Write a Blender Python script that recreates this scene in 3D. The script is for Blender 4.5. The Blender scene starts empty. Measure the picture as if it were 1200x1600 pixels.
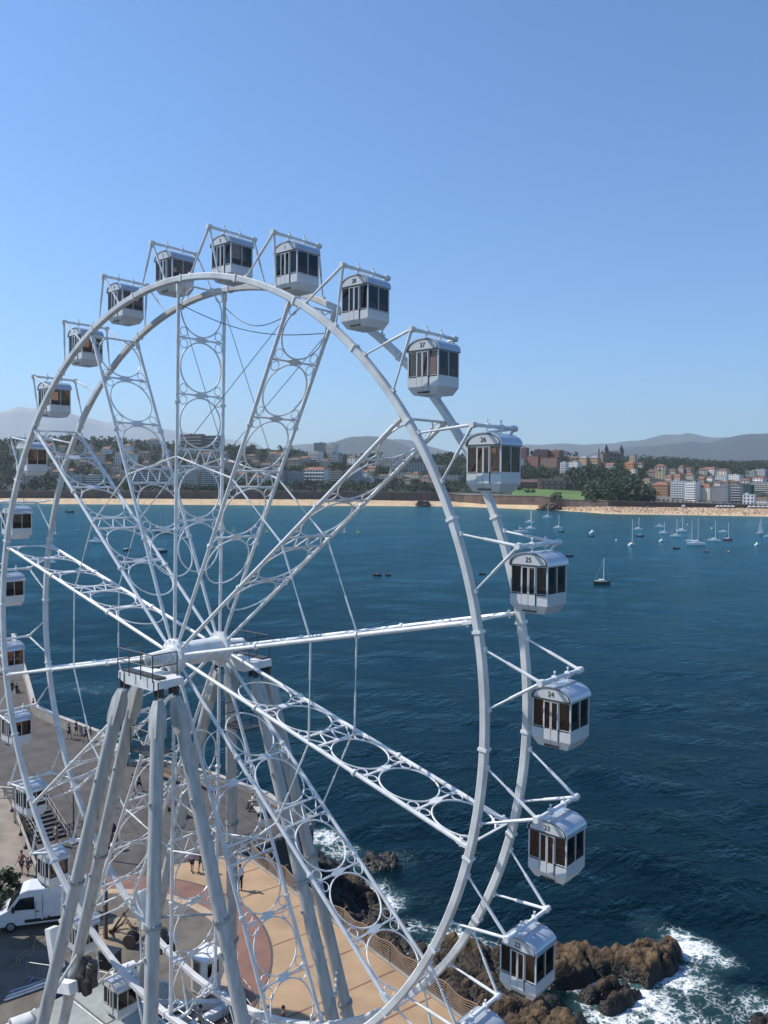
import bpy, bmesh, math, random
import numpy as np
from mathutils import Vector, Matrix, noise as mnoise
PI = math.pi
rad = math.radians
SC = bpy.context.scene
COL = SC.collection
random.seed(7)

# ------------------------------------------------------------------ camera
RAD, HUBZ = 16.0, 21.0                       # rim radius and hub height in metres
SEA = -6.0
C = Vector((1.8894 * RAD, -1.4078 * RAD, .4675 * RAD + HUBZ))
YAW, PITCH, ROLL, FPX = -.7120, -.0340, .0083, 1311.67
fw = Vector((math.sin(YAW) * math.cos(PITCH), math.cos(YAW) * math.cos(PITCH), math.sin(PITCH)))
rt0 = Vector((math.cos(YAW), -math.sin(YAW), 0)); up0 = rt0.cross(fw)
rt = rt0 * math.cos(ROLL) + up0 * math.sin(ROLL)
up = up0 * math.cos(ROLL) - rt0 * math.sin(ROLL)
cam_d = bpy.data.cameras.new('camera'); cam = bpy.data.objects.new('camera', cam_d); COL.objects.link(cam)
M = Matrix((rt, up, -fw)).transposed().to_4x4(); M.translation = C
cam.matrix_world = M
cam_d.sensor_fit = 'VERTICAL'; cam_d.sensor_height = 24; cam_d.lens = 24 * FPX / 1600
cam_d.clip_start = .5; cam_d.clip_end = 90000
SC.camera = cam

# ------------------------------------------------------------------ light
SUN_EL, SUN_AZ = rad(46), math.atan2(-.91, -.415)      # azimuth from +Y towards +X
w = bpy.data.worlds.new('World'); SC.world = w; w.use_nodes = True
nt = w.node_tree; bg = nt.nodes['Background']
sky = nt.nodes.new('ShaderNodeTexSky'); sky.sky_type = 'NISHITA'; sky.sun_disc = False
sky.sun_elevation = SUN_EL; sky.sun_rotation = SUN_AZ
sky.altitude = 0; sky.air_density = 1.0; sky.dust_density = .3; sky.ozone_density = 3.0
tint = nt.nodes.new('ShaderNodeMix'); tint.data_type = 'RGBA'; tint.blend_type = 'MULTIPLY'; tint.inputs[0].default_value = 1; tint.inputs[7].default_value = (.655, .975, 1.26, 1)
nt.links.new(sky.outputs[0], tint.inputs[6]); nt.links.new(tint.outputs[2], bg.inputs[0]); bg.inputs[1].default_value = .122
sd = bpy.data.lights.new('sun', 'SUN'); sun = bpy.data.objects.new('sun', sd); COL.objects.link(sun)
sd.energy = 5.0; sd.angle = rad(.5); sd.color = (1, .94, .85)
sdir = Vector((math.sin(SUN_AZ) * math.cos(SUN_EL), math.cos(SUN_AZ) * math.cos(SUN_EL), math.sin(SUN_EL)))
sun.rotation_euler = sdir.to_track_quat('Z', 'Y').to_euler(); sun.location = sdir * 300
SC.view_settings.view_transform = 'Standard'; SC.view_settings.look = 'None'
SC.view_settings.exposure = 0.17; SC.view_settings.gamma = 1; SC.view_settings.use_curve_mapping = False
SC.cycles.volume_bounces = 0; SC.cycles.max_bounces = 8; SC.cycles.transparent_max_bounces = 16
HAZE_DENSITY = 4.8e-5

# ------------------------------------------------------------------ pixel rays of the photograph (1200 x 1600) -> world
def ray(px, py): return rt * ((px - 600) / FPX) + up * ((800 - py) / FPX) + fw
def at(px, py, z=0.0):
    d = ray(px, py); return C + d * ((z - C.z) / d.z)
def atd(px, py, depth): return C + ray(px, py) * depth
def px_of(p):
    v = Vector(p) - C; z = v.dot(fw)
    return 600 + FPX * v.dot(rt) / z, 800 - FPX * v.dot(up) / z
def lerp_tab(tab, x):
    if x <= tab[0][0]: return tab[0][1]
    for (a, b), (c, d) in zip(tab, tab[1:]):
        if x <= c: return b + (d - b) * (x - a) / (c - a)
    return tab[-1][1]

# ------------------------------------------------------------------ materials
MATS = {}
def mat(name, col, rough=.6, metal=0., var=.12, scale=3., bump=0., bscale=20., col2=None, spec=.5, coat=0., streak=None):
    if name in MATS: return MATS[name]
    m = bpy.data.materials.new(name); m.use_nodes = True; t = m.node_tree; b = t.nodes['Principled BSDF']
    b.inputs['Roughness'].default_value = rough; b.inputs['Metallic'].default_value = metal
    b.inputs['Specular IOR Level'].default_value = spec; b.inputs['Coat Weight'].default_value = coat
    tc = t.nodes.new('ShaderNodeTexCoord')
    n = t.nodes.new('ShaderNodeTexNoise'); n.inputs['Scale'].default_value = scale; n.inputs['Detail'].default_value = 6
    if streak:
        mp = t.nodes.new('ShaderNodeMapping'); mp.inputs['Scale'].default_value = streak; t.links.new(tc.outputs['Object'], mp.inputs[0]); t.links.new(mp.outputs[0], n.inputs['Vector'])
    else: t.links.new(tc.outputs['Object'], n.inputs['Vector'])
    r = t.nodes.new('ShaderNodeValToRGB'); c2 = col2 or tuple(max(0, c * (1 - 2 * var)) for c in col)
    r.color_ramp.elements[0].position = .32; r.color_ramp.elements[1].position = .62
    r.color_ramp.elements[0].color = (*c2, 1); r.color_ramp.elements[1].color = (*col, 1)
    t.links.new(n.outputs['Fac'], r.inputs[0]); t.links.new(r.outputs[0], b.inputs['Base Color'])
    if bump:
        n2 = t.nodes.new('ShaderNodeTexNoise'); n2.inputs['Scale'].default_value = bscale; n2.inputs['Detail'].default_value = 5
        t.links.new(tc.outputs['Object'], n2.inputs['Vector'])
        bp = t.nodes.new('ShaderNodeBump'); bp.inputs['Strength'].default_value = bump; bp.inputs['Distance'].default_value = .05
        t.links.new(n2.outputs['Fac'], bp.inputs['Height']); t.links.new(bp.outputs[0], b.inputs['Normal'])
    MATS[name] = m; return m
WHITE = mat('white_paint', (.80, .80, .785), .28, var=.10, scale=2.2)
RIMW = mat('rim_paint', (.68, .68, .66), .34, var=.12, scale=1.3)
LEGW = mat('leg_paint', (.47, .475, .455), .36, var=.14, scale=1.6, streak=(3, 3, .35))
GOND = mat('gondola_paint', (.62, .625, .62), .22, var=.03, scale=2, coat=.3)
ROOFM = mat('gondola_roof_paint', (.52, .55, .60), .12, .4, var=.05, scale=2, coat=.6)
DARK = mat('dark_rubber', (.02, .02, .022), .6)
DSTEEL = mat('dark_steel', (.09, .09, .09), .5, .5)
GALV = mat('galvanised_steel', (.42, .43, .43), .45, .6, scale=8)
CABLE = mat('cable_steel', (.35, .36, .37), .45, .5)
DECK = mat('deck_grey', (.33, .35, .32), .6, scale=1.5, bump=.1)
def glass_mat(name, tint, dark):
    m = bpy.data.materials.new(name); m.use_nodes = True; t = m.node_tree; t.nodes.remove(t.nodes['Principled BSDF'])
    out = t.nodes['Material Output']
    tr = t.nodes.new('ShaderNodeBsdfTransparent'); tr.inputs[0].default_value = (*tint, 1)
    gl = t.nodes.new('ShaderNodeBsdfGlossy'); gl.inputs['Roughness'].default_value = .03; gl.inputs[0].default_value = (.9, .9, .9, 1)
    df = t.nodes.new('ShaderNodeBsdfDiffuse'); df.inputs[0].default_value = (*dark, 1)
    fr = t.nodes.new('ShaderNodeFresnel'); fr.inputs[0].default_value = 1.5
    m1 = t.nodes.new('ShaderNodeMixShader'); m1.inputs[0].default_value = .12
    t.links.new(tr.outputs[0], m1.inputs[1]); t.links.new(df.outputs[0], m1.inputs[2])
    m2 = t.nodes.new('ShaderNodeMixShader'); t.links.new(fr.outputs[0], m2.inputs[0])
    t.links.new(m1.outputs[0], m2.inputs[1]); t.links.new(gl.outputs[0], m2.inputs[2])
    t.links.new(m2.outputs[0], out.inputs[0]); return m
GLASS = glass_mat('tinted_glass', (.92, .71, .59), (.05, .035, .03))
SKIN = mat('skin', (.45, .27, .19), .6); HAIR = mat('hair', (.03, .02, .015), .7)

# ------------------------------------------------------------------ mesh builder
class MB:
    def __init__(s): s.v = []; s.f = []; s.mi = []; s.cur = 0
    def add(s, vs, fs):
        o = len(s.v); s.v += [tuple(p) for p in vs]; s.f += [tuple(i + o for i in f) for f in fs]; s.mi += [s.cur] * len(fs); return s
    def box(s, c, sz, R=None):
        hx, hy, hz = sz[0] / 2, sz[1] / 2, sz[2] / 2
        vs = [Vector((x, y, z)) for z in (-hz, hz) for y in (-hy, hy) for x in (-hx, hx)]
        if R is not None: vs = [R @ p for p in vs]
        c = Vector(c); vs = [p + c for p in vs]
        return s.add(vs, [(0, 2, 3, 1), (4, 5, 7, 6), (0, 1, 5, 4), (2, 6, 7, 3), (0, 4, 6, 2), (1, 3, 7, 5)])
    def bar(s, a, b, wd, ht, upv=(0, 0, 1)):
        a, b = Vector(a), Vector(b); d = b - a; L = d.length; d = d / L; u = Vector(upv)
        if abs(d.dot(u)) > .99: u = Vector((1, 0, 0))
        x = d.cross(u).normalized(); u = x.cross(d)
        return s.box((a + b) / 2, (wd, L, ht), Matrix((x, d, u)).transposed())
    def tube(s, pts, r, n=8, caps=True, closed=False):
        pts = [Vector(p) for p in pts]; N = len(pts); rs = r if isinstance(r, (list, tuple)) else [r] * N
        vs = []; prev = None
        for i, p in enumerate(pts):
            if closed: d = (pts[(i + 1) % N] - pts[i - 1]).normalized()
            else: d = (pts[min(i + 1, N - 1)] - pts[max(i - 1, 0)]).normalized()
            if prev is None:
                u = Vector((0, 0, 1)) if abs(d.z) < .9 else Vector((1, 0, 0)); u = (u - d * u.dot(d)).normalized()
            else: u = (prev - d * prev.dot(d)).normalized()
            prev = u; w_ = d.cross(u)
            for k in range(n):
                a = 2 * PI * k / n; vs.append(p + (u * math.cos(a) + w_ * math.sin(a)) * rs[i])
        fs = []
        for i in range(N if closed else N - 1):
            j = (i + 1) % N
            for k in range(n):
                k2 = (k + 1) % n; fs.append((i * n + k, i * n + k2, j * n + k2, j * n + k))
        if caps and not closed: fs += [tuple(range(n - 1, -1, -1)), tuple((N - 1) * n + k for k in range(n))]
        return s.add(vs, fs)
    def ring(s, c, ax, ay, R, r, N=24, n=6):
        c, ax, ay = Vector(c), Vector(ax), Vector(ay)
        return s.tube([c + (ax * math.cos(2 * PI * i / N) + ay * math.sin(2 * PI * i / N)) * R for i in range(N)], r, n, closed=True)
    def arc(s, c, ax, ay, R, r, a0, a1, N=12, n=6):
        c, ax, ay = Vector(c), Vector(ax), Vector(ay)
        return s.tube([c + (ax * math.cos(a0 + (a1 - a0) * i / N) + ay * math.sin(a0 + (a1 - a0) * i / N)) * R for i in range(N + 1)], r, n)
    def lathe(s, c, axis, prof, n=16):
        d = Vector(axis).normalized(); u = Vector((0, 0, 1)) if abs(d.z) < .9 else Vector((1, 0, 0)); u = (u - d * u.dot(d)).normalized(); w_ = d.cross(u)
        c = Vector(c); vs = []; fs = []
        for (h, r) in prof:
            for k in range(n):
                a = 2 * PI * k / n; vs.append(c + d * h + (u * math.cos(a) + w_ * math.sin(a)) * r)
        N = len(prof)
        for i in range(N - 1):
            for k in range(n): k2 = (k + 1) % n; fs.append((i * n + k, i * n + k2, (i + 1) * n + k2, (i + 1) * n + k))
        fs += [tuple(range(n - 1, -1, -1)), tuple((N - 1) * n + k for k in range(n))]
        return s.add(vs, fs)
    def prism(s, poly, z0, z1):
        n = len(poly); vs = [Vector((p[0], p[1], z0)) for p in poly] + [Vector((p[0], p[1], z1)) for p in poly]
        return s.add(vs, [tuple(range(n - 1, -1, -1)), tuple(range(n, 2 * n))] + [(i, (i + 1) % n, n + (i + 1) % n, n + i) for i in range(n)])
    def extrude(s, poly, vec):
        n = len(poly); v = Vector(vec); poly = [Vector(p) for p in poly]
        return s.add(poly + [p + v for p in poly], [tuple(range(n - 1, -1, -1)), tuple(range(n, 2 * n))] + [(i, (i + 1) % n, n + (i + 1) % n, n + i) for i in range(n)])
    def ball(s, c, r, n=8, m=6, sq=(1, 1, 1)):
        c = Vector(c); vs = []; fs = []
        for j in range(m + 1):
            t = PI * j / m
            for k in range(n):
                a = 2 * PI * k / n; vs.append(c + Vector((r * sq[0] * math.sin(t) * math.cos(a), r * sq[1] * math.sin(t) * math.sin(a), r * sq[2] * math.cos(t))))
        for j in range(m):
            for k in range(n): k2 = (k + 1) % n; fs.append((j * n + k, (j + 1) * n + k, (j + 1) * n + k2, j * n + k2))
        return s.add(vs, fs)
    def mesh(s, name, mats, smooth=False, fix=True):
        me = bpy.data.meshes.new(name); me.from_pydata(s.v, [], s.f)
        for m in (mats if isinstance(mats, (list, tuple)) else [mats]): me.materials.append(m)
        if fix:
            bm = bmesh.new(); bm.from_mesh(me); bmesh.ops.recalc_face_normals(bm, faces=bm.faces); bm.to_mesh(me); bm.free()
        if any(s.mi): me.polygons.foreach_set('material_index', s.mi)
        if smooth:
            me.polygons.foreach_set('use_smooth', [True] * len(me.polygons))
            me.set_sharp_from_angle(angle=rad(38))
        me.update(); return me
    def build(s, name, mats, parent=None, smooth=False, fix=True):
        return link(name, s.mesh(name, mats, smooth, fix), parent)
def link(name, me, parent=None, world=True):
    o = bpy.data.objects.new(name, me); COL.objects.link(o)
    if parent is not None:
        o.parent = parent
        if world: o.matrix_parent_inverse = WM[parent.name].inverted()
        WM[o.name] = Matrix() if world else WM[parent.name].copy()
    else: WM[o.name] = Matrix()
    return o
WM = {}
def tag(o, label=None, cat=None, group=None, kind=None):
    if label: o['label'] = label
    if cat: o['category'] = cat
    if group: o['group'] = group
    if kind: o['kind'] = kind
    return o
def thing(name, label, cat, loc=(0, 0, 0), rz=0., group=None):
    o = bpy.data.objects.new(name, None); COL.objects.link(o); o.location = loc; o.rotation_euler = (0, 0, rz); o.empty_display_size = .3
    WM[o.name] = Matrix.Translation(Vector(loc)) @ Matrix.Rotation(rz, 4, 'Z')
    return tag(o, label, cat, group)
def part(name, mb, m, parent, smooth=False, label=None):          # geometry in the parent's own coordinates
    me = mb.mesh(name, m, smooth) if isinstance(mb, MB) else mb
    o = bpy.data.objects.new(name, me); COL.objects.link(o); o.parent = parent
    if label: o['label'] = label
    return o
def dup_tree(o, parent=None):
    c = o.copy(); COL.objects.link(c)
    if parent is not None: c.parent = parent
    for ch in list(o.children): dup_tree(ch, c)
    return c
X, Y, Z = Vector((1, 0, 0)), Vector((0, 1, 0)), Vector((0, 0, 1))

# ================================================================== ROCKY SHORE (height field) AND SEA
def poly_w(pts): return np.array([tuple(at(x, y, z))[:2] for x, y, z in pts])
def sd_poly(P, poly):                                            # signed distance, positive inside
    x, y = P[..., 0], P[..., 1]; d = np.full(x.shape, 1e9); ins = np.zeros(x.shape, bool); n = len(poly)
    for i in range(n):
        a, b = poly[i], poly[(i + 1) % n]; e = b - a; L = e @ e
        t = np.clip(((x - a[0]) * e[0] + (y - a[1]) * e[1]) / L, 0, 1)
        d = np.minimum(d, np.hypot(x - a[0] - t * e[0], y - a[1] - t * e[1]))
        c = ((a[1] > y) != (b[1] > y)) & (x < (b[0] - a[0]) * (y - a[1]) / (b[1] - a[1] + 1e-12) + a[0]); ins ^= c
    return np.where(ins, d, -d)
ROCKS = [  # outline in pixels with the height of each outline point, top height, edge width
    ([(850, 1490, -6), (905, 1492, -6), (950, 1494, -6), (1000, 1482, -6), (1045, 1476, -6), (1066, 1490, -6), (1060, 1514, -6), (1010, 1543, -6), (985, 1532, -6), (955, 1528, -6), (905, 1540, -6), (850, 1542, -6)], -4.72, .7),
    ([(492, 1328, -6), (520, 1342, -6), (555, 1346, -6), (530, 1372, -6), (545, 1395, -6), (580, 1412, -6), (600, 1440, -6), (650, 1462, -6), (690, 1490, -6), (730, 1490, -6), (790, 1505, -6), (830, 1535, -6), (880, 1560, -6), (905, 1600, -6), (950, 1660, -6), (760, 1690, -3), (560, 1500, -3), (380, 1350, -3), (380, 1325, -6)], -5.1, 2.6),
    ([(575, 1330, -6), (622, 1336, -6), (628, 1352, -6), (590, 1356, -6), (560, 1350, -6)], -5.62, .7),
    ([(900, 1552, -6), (935, 1532, -6), (978, 1540, -6), (985, 1552, -6), (950, 1568, -6), (915, 1566, -6)], -5.1, .8),
    ([(932, 1574, -6), (968, 1552, -6), (1000, 1556, -6), (985, 1572, -6), (950, 1586, -6)], -5.2, .7),
    ([(760, 1560, -5), (860, 1566, -5), (912, 1590, -6), (950, 1630, -6), (960, 1680, -6), (740, 1700, -5)], -5.0, 1.6),
    ([(1166, 1594, -6), (1200, 1584, -6), (1240, 1600, -6), (1240, 1650, -6), (1150, 1650, -6)], -5.0, .9),
    ([(660, 1466, -6), (720, 1476, -6), (800, 1500, -6), (790, 1525, -6), (700, 1500, -6)], -4.9, .9),
    ([(500, 1365, -6), (560, 1372, -6), (620, 1425, -6), (640, 1452, -6), (560, 1420, -6)], -5.0, 1.0)]
GX0, GX1, GY0, GY1, GS = -26., 26., 8., 46., .17
gx = np.arange(GX0, GX1, GS); gy = np.arange(GY0, GY1, GS); GXX, GYY = np.meshgrid(gx, gy); PP = np.stack([GXX, GYY], -1)
def nz(x, y, s, o=0., oct=5):
    return mnoise.fractal(Vector((x * s + o, y * s - o, o * .37)), .9, 2.1, oct)
N1 = np.array([[nz(x, y, .32, 3.) for x in gx] for y in gy]); N2 = np.array([[nz(x, y, 1.3, 9., 4) for x in gx] for y in gy])
N3 = np.array([[mnoise.ridged_multi_fractal(Vector((x * .55 + y * .2, y * .8 - x * .3, 1.7)), .9, 2.2, 4, 1., 2.) for x in gx] for y in gy])
def crack(x, y):
    d = mnoise.voronoi(Vector((x * .42 + y * .25, y * .75 - x * .42, .3)))[0]; return d[1] - d[0]
N4 = np.array([[crack(x + N_ * .9, y - N_ * .6) for x, N_ in zip(gx, n_)] for y, n_ in zip(gy, N1)])
HH = np.full(GXX.shape, -8.5)
for pts, top, edge in ROCKS:
    sd = sd_poly(PP, poly_w(pts)) + N1 * .30 + N2 * .14
    t = np.clip(sd / edge, -2.0, 1.0); t = np.where(t > 0, t ** .55, t * 1.2)
    if top == -4.72: t = t * np.clip(1.0 + .028 * (GXX - 3.), .8, 1.12)
    h = SEA - .35 + (top - SEA + .35) * t
    h = h + (N1 * .34 + N2 * .24 + (N3 - 1.) * .36 - .55 * np.exp(-N4 * 9) - .25 * np.exp(-N4 * 3) + .12) * np.clip(t + .25, 0, 1)
    HH = np.maximum(HH, h)
st = .32; HH = np.where(HH > SEA + .2, HH * .55 + .45 * (np.floor(HH / st) * st + st * np.clip((HH / st - np.floor(HH / st)) * 2.2 - .6, 0, 1)), HH)
def rock_mat():
    m = mat('shore_rock', (.175, .112, .058), .85, var=.2, scale=1.6, bump=1., bscale=4.5, col2=(.038, .026, .015)); t = m.node_tree; b = t.nodes['Principled BSDF']
    g = t.nodes.new('ShaderNodeNewGeometry'); s = t.nodes.new('ShaderNodeSeparateXYZ'); t.links.new(g.outputs['Position'], s.inputs[0])
    mr = t.nodes.new('ShaderNodeMapRange'); mr.inputs[1].default_value = SEA + .55; mr.inputs[2].default_value = SEA + 1.35; t.links.new(s.outputs['Z'], mr.inputs[0])
    mx = t.nodes.new('ShaderNodeMix'); mx.data_type = 'RGBA'; mx.inputs[6].default_value = (.012, .010, .008, 1)
    old = b.inputs['Base Color'].links[0].from_socket; t.links.new(old, mx.inputs[7]); t.links.new(mr.outputs[0], mx.inputs[0]); t.links.new(mx.outputs[2], b.inputs['Base Color'])
    mr2 = t.nodes.new('ShaderNodeMapRange'); mr2.inputs[1].default_value = SEA; mr2.inputs[2].default_value = SEA + 1.; mr2.inputs[3].default_value = .3; mr2.inputs[4].default_value = .9
    t.links.new(s.outputs['Z'], mr2.inputs[0]); t.links.new(mr2.outputs[0], b.inputs['Roughness'])
    for n in t.nodes:
        if n.type == 'BUMP': n.inputs['Distance'].default_value = .25
    return m
def grid_mesh(name, Xs, Ys, Zs, m, keep=None, smooth=True):
    ny, nx = Xs.shape; me = bpy.data.meshes.new(name); idx = np.arange(ny * nx).reshape(ny, nx)
    q = np.stack([idx[:-1, :-1], idx[:-1, 1:], idx[1:, 1:], idx[1:, :-1]], -1).reshape(-1, 4)
    if keep is not None: q = q[keep.reshape(-1)]
    co = np.stack([Xs, Ys, Zs], -1).reshape(-1, 3).astype(np.float32)
    me.vertices.add(len(co)); me.vertices.foreach_set('co', co.ravel()); me.loops.add(q.size); me.loops.foreach_set('vertex_index', q.ravel().astype(np.int32))
    me.polygons.add(len(q)); me.polygons.foreach_set('loop_start', np.arange(0, q.size, 4, dtype=np.int32))
    me.update(calc_edges=True); me.validate()
    if smooth: me.polygons.foreach_set('use_smooth', np.ones(len(me.polygons), bool))
    for mm in (m if isinstance(m, (list, tuple)) else [m]): me.materials.append(mm)
    return me
RAILA, RAILB = at(392, 1343), at(724, 1592); RD = (RAILB - RAILA).normalized(); RAILC = RAILA + RD * 52
NOTCH, CORNER = at(369, 1332), at(490, 1284)
below = (HH[:-1, :-1] > -7.2)
tag(link('rocky_shore', grid_mesh('rocky_shore', GXX, GYY, HH, rock_mat(), below)), kind='structure')

# ---- sea: one polar sheet, fine near the pier and widening towards the horizon
rs = [24.]
while rs[-1] < 21000: rs.append(rs[-1] * (1.0052 if rs[-1] < 120 else 1.012 if rs[-1] < 600 else 1.03))
rs = np.array(rs); fa = np.linspace(rad(-31), rad(31), 520); ca = np.linspace(rad(-110), rad(-31), 60)[:-1]
an = np.concatenate([ca, fa, -ca[::-1]]) + math.atan2(fw.x, fw.y)
AA, RR_ = np.meshgrid(an, rs); SX = C.x + np.sin(AA) * RR_; SY = C.y + np.cos(AA) * RR_
rng = np.random.default_rng(4); SZ = np.zeros_like(SX)
wd = math.atan2(.5, -.85)
for i in range(26):
    L = 1.3 * 1.17 ** i; th = wd + rng.normal() * .75; k = 2 * PI / L; A_ = min(.0085 * L ** .75, .075)
    ok = np.clip(1.6 - RR_ * .009 * 6 / L, 0, 1)
    SZ += A_ * ok * np.sin(k * (np.sin(th) * SX + np.cos(th) * SY) + rng.random() * 6.28 + 1.2 * np.sin(SX * .11 + i) + 1.1 * np.sin(SY * .09 + 2 * i))
sea_me = grid_mesh('sea', SX, SY, SEA + SZ, [], None)
# foam near the rocks
mask = (HH > SEA).astype(float); bl = mask.copy()
for _ in range(9):
    bl = (bl + np.roll(bl, 3, 0) + np.roll(bl, -3, 0) + np.roll(bl, 3, 1) + np.roll(bl, -3, 1)) / 5
ix = np.clip(((SX - GX0) / GS).astype(int), 0, len(gx) - 1); iy = np.clip(((SY - GY0) / GS).astype(int), 0, len(gy) - 1)
inside = (SX > GX0 + 1) & (SX < GX1 - 1) & (SY > GY0 + 1) & (SY < GY1 - 1)
foam = np.where(inside, bl[iy, ix], 0) * .62
FO = [(1075, 1480, 2.6, 1.0), (1060, 1455, 1.5, 1.0), (1110, 1500, 2.6, .62), (1060, 1530, 3.0, .85), (1000, 1560, 3.2, .95), (960, 1590, 3.2, .9), (930, 1540, 2.0, .9), (1040, 1590, 3.6, .75), (1100, 1560, 3.6, .45), (1180, 1575, 2.2, .7), (1150, 1600, 3.0, .5),
      (505, 1310, 2.4, .85), (530, 1330, 2.4, .7), (575, 1345, 2.5, .5), (595, 1405, 2.6, .85), (585, 1385, 2.0, .7), (640, 1450, 2.2, .6), (715, 1468, 2.4, .95), (745, 1485, 2.6, .85), (700, 1455, 2.0, .6), (1020, 1440, 3.0, .38), (600, 1300, 4.5, .22), (660, 1400, 4.0, .30), (620, 1340, 3., .4), (870, 1505, 2., .5), (900, 1440, 4, .18)]
for (px, py, r, wgt) in FO:
    p = at(px, py, SEA); foam = np.maximum(foam, wgt * np.exp(-((SX - p.x) ** 2 + (SY - p.y) ** 2) / (r * r)))
for (px, py, rx, ry, wgt) in ((150, 1075, 20, 6, .36), (240, 1075, 26, 7, .38), (330, 1062, 26, 7, .34), (440, 1090, 14, 5, .36)):
    p = at(px, py, SEA); u_ = (SX - p.x) * rt0.x + (SY - p.y) * rt0.y; v_ = (SX - p.x) * fw.x + (SY - p.y) * fw.y
    foam = np.maximum(foam, wgt * np.exp(-(u_ / rx) ** 2 - (v_ / ry) ** 2))
sea_me.attributes.new('foam', 'FLOAT', 'POINT').data.foreach_set('value', foam.astype(np.float32).ravel())
def sea_mat():
    m = bpy.data.materials.new('sea_water'); m.use_nodes = True; t = m.node_tree; b = t.nodes['Principled BSDF']; L = t.links.new
    N = t.nodes.new
    g = N('ShaderNodeNewGeometry'); at_ = N('ShaderNodeAttribute'); at_.attribute_name = 'foam'
    def noise(scale, detail=5, rough=.6, vec=None, dist=0.):
        n = N('ShaderNodeTexNoise'); n.inputs['Scale'].default_value = scale; n.inputs['Detail'].default_value = detail; n.inputs['Roughness'].default_value = rough; n.inputs['Distortion'].default_value = dist
        L((vec or g.outputs['Position']), n.inputs['Vector']); return n
    def mth(op, a, b_=None, clamp=False):
        n = N('ShaderNodeMath'); n.operation = op; n.use_clamp = clamp
        for i, v in enumerate((a, b_)):
            if v is None: continue
            if isinstance(v, (int, float)): n.inputs[i].default_value = v
            else: L(v, n.inputs[i])
        return n.outputs[0]
    # distance along the bay: shallow turquoise towards the far beach
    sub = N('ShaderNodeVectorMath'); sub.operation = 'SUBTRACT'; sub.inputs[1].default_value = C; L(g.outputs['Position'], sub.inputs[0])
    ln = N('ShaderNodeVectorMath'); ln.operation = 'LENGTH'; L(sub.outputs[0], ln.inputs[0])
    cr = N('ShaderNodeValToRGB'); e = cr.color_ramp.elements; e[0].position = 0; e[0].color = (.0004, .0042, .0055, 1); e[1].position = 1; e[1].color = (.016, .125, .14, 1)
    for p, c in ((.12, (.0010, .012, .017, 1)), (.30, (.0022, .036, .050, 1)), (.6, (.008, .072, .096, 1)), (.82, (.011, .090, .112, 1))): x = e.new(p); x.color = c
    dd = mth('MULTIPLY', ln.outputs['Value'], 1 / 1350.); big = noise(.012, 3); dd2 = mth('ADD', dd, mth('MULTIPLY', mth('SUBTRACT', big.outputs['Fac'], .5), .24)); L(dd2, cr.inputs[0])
    # foam lace
    warp = noise(.7, 4); wv = N('ShaderNodeVectorMath'); wv.operation = 'MULTIPLY_ADD'; wv.inputs[1].default_value = (1.6, 1.6, 1.6); L(warp.outputs['Color'], wv.inputs[0]); L(g.outputs['Position'], wv.inputs[2])
    vo = N('ShaderNodeTexVoronoi'); vo.feature = 'DISTANCE_TO_EDGE'; vo.inputs['Scale'].default_value = .95; L(wv.outputs[0], vo.inputs['Vector'])
    vo2 = N('ShaderNodeTexVoronoi'); vo2.feature = 'DISTANCE_TO_EDGE'; vo2.inputs['Scale'].default_value = 2.9; L(wv.outputs[0], vo2.inputs['Vector'])
    lace = mth('ADD', mth('MULTIPLY', vo.outputs['Distance'], 1.1), mth('MULTIPLY', vo2.outputs['Distance'], .9))
    patch = noise(.55, 6, .7)
    lvl = mth('SUBTRACT', mth('ADD', at_.outputs['Fac'], mth('MULTIPLY', mth('SUBTRACT', patch.outputs['Fac'], .5), .9)), .26)
    fm = mth('MULTIPLY', mth('SUBTRACT', mth('MULTIPLY', lvl, .95), lace), 2.8, True)
    fine = noise(9, 3); fm = mth('MULTIPLY', fm, mth('ADD', mth('MULTIPLY', fine.outputs['Fac'], .5), .72), True)
    milk = mth('MULTIPLY', mth('SUBTRACT', at_.outputs['Fac'], .22), .75, True)      # aerated pale green water
    mk = N('ShaderNodeMix'); mk.data_type = 'RGBA'; L(milk, mk.inputs[0]); L(cr.outputs[0], mk.inputs[6]); mk.inputs[7].default_value = (.10, .22, .22, 1)
    mx = N('ShaderNodeMix'); mx.data_type = 'RGBA'; L(fm, mx.inputs[0]); L(mk.outputs[2], mx.inputs[6]); mx.inputs[7].default_value = (.78, .80, .80, 1)
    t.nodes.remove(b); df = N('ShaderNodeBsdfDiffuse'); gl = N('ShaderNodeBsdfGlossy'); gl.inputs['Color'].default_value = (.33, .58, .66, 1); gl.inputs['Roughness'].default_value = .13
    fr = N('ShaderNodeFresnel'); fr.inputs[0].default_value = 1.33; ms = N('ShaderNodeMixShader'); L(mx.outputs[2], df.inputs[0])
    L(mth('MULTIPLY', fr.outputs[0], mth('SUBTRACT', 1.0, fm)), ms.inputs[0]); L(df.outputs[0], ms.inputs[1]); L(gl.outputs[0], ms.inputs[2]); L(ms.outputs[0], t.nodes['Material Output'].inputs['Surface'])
    # ripples: three scales, stretched across the wind
    mp = N('ShaderNodeMapping'); mp.inputs['Rotation'].default_value = (0, 0, wd); mp.inputs['Scale'].default_value = (1, .55, 1); L(g.outputs['Position'], mp.inputs[0])
    n1 = noise(1.7, 5, .65, mp.outputs[0], .4); n2 = noise(.32, 4, .6, mp.outputs[0], .3); n3 = noise(.05, 3, .5, mp.outputs[0])
    h = mth('ADD', mth('MULTIPLY', n1.outputs['Fac'], .34), mth('ADD', mth('MULTIPLY', n2.outputs['Fac'], 1.3), mth('MULTIPLY', n3.outputs['Fac'], 1.6)))
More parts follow.
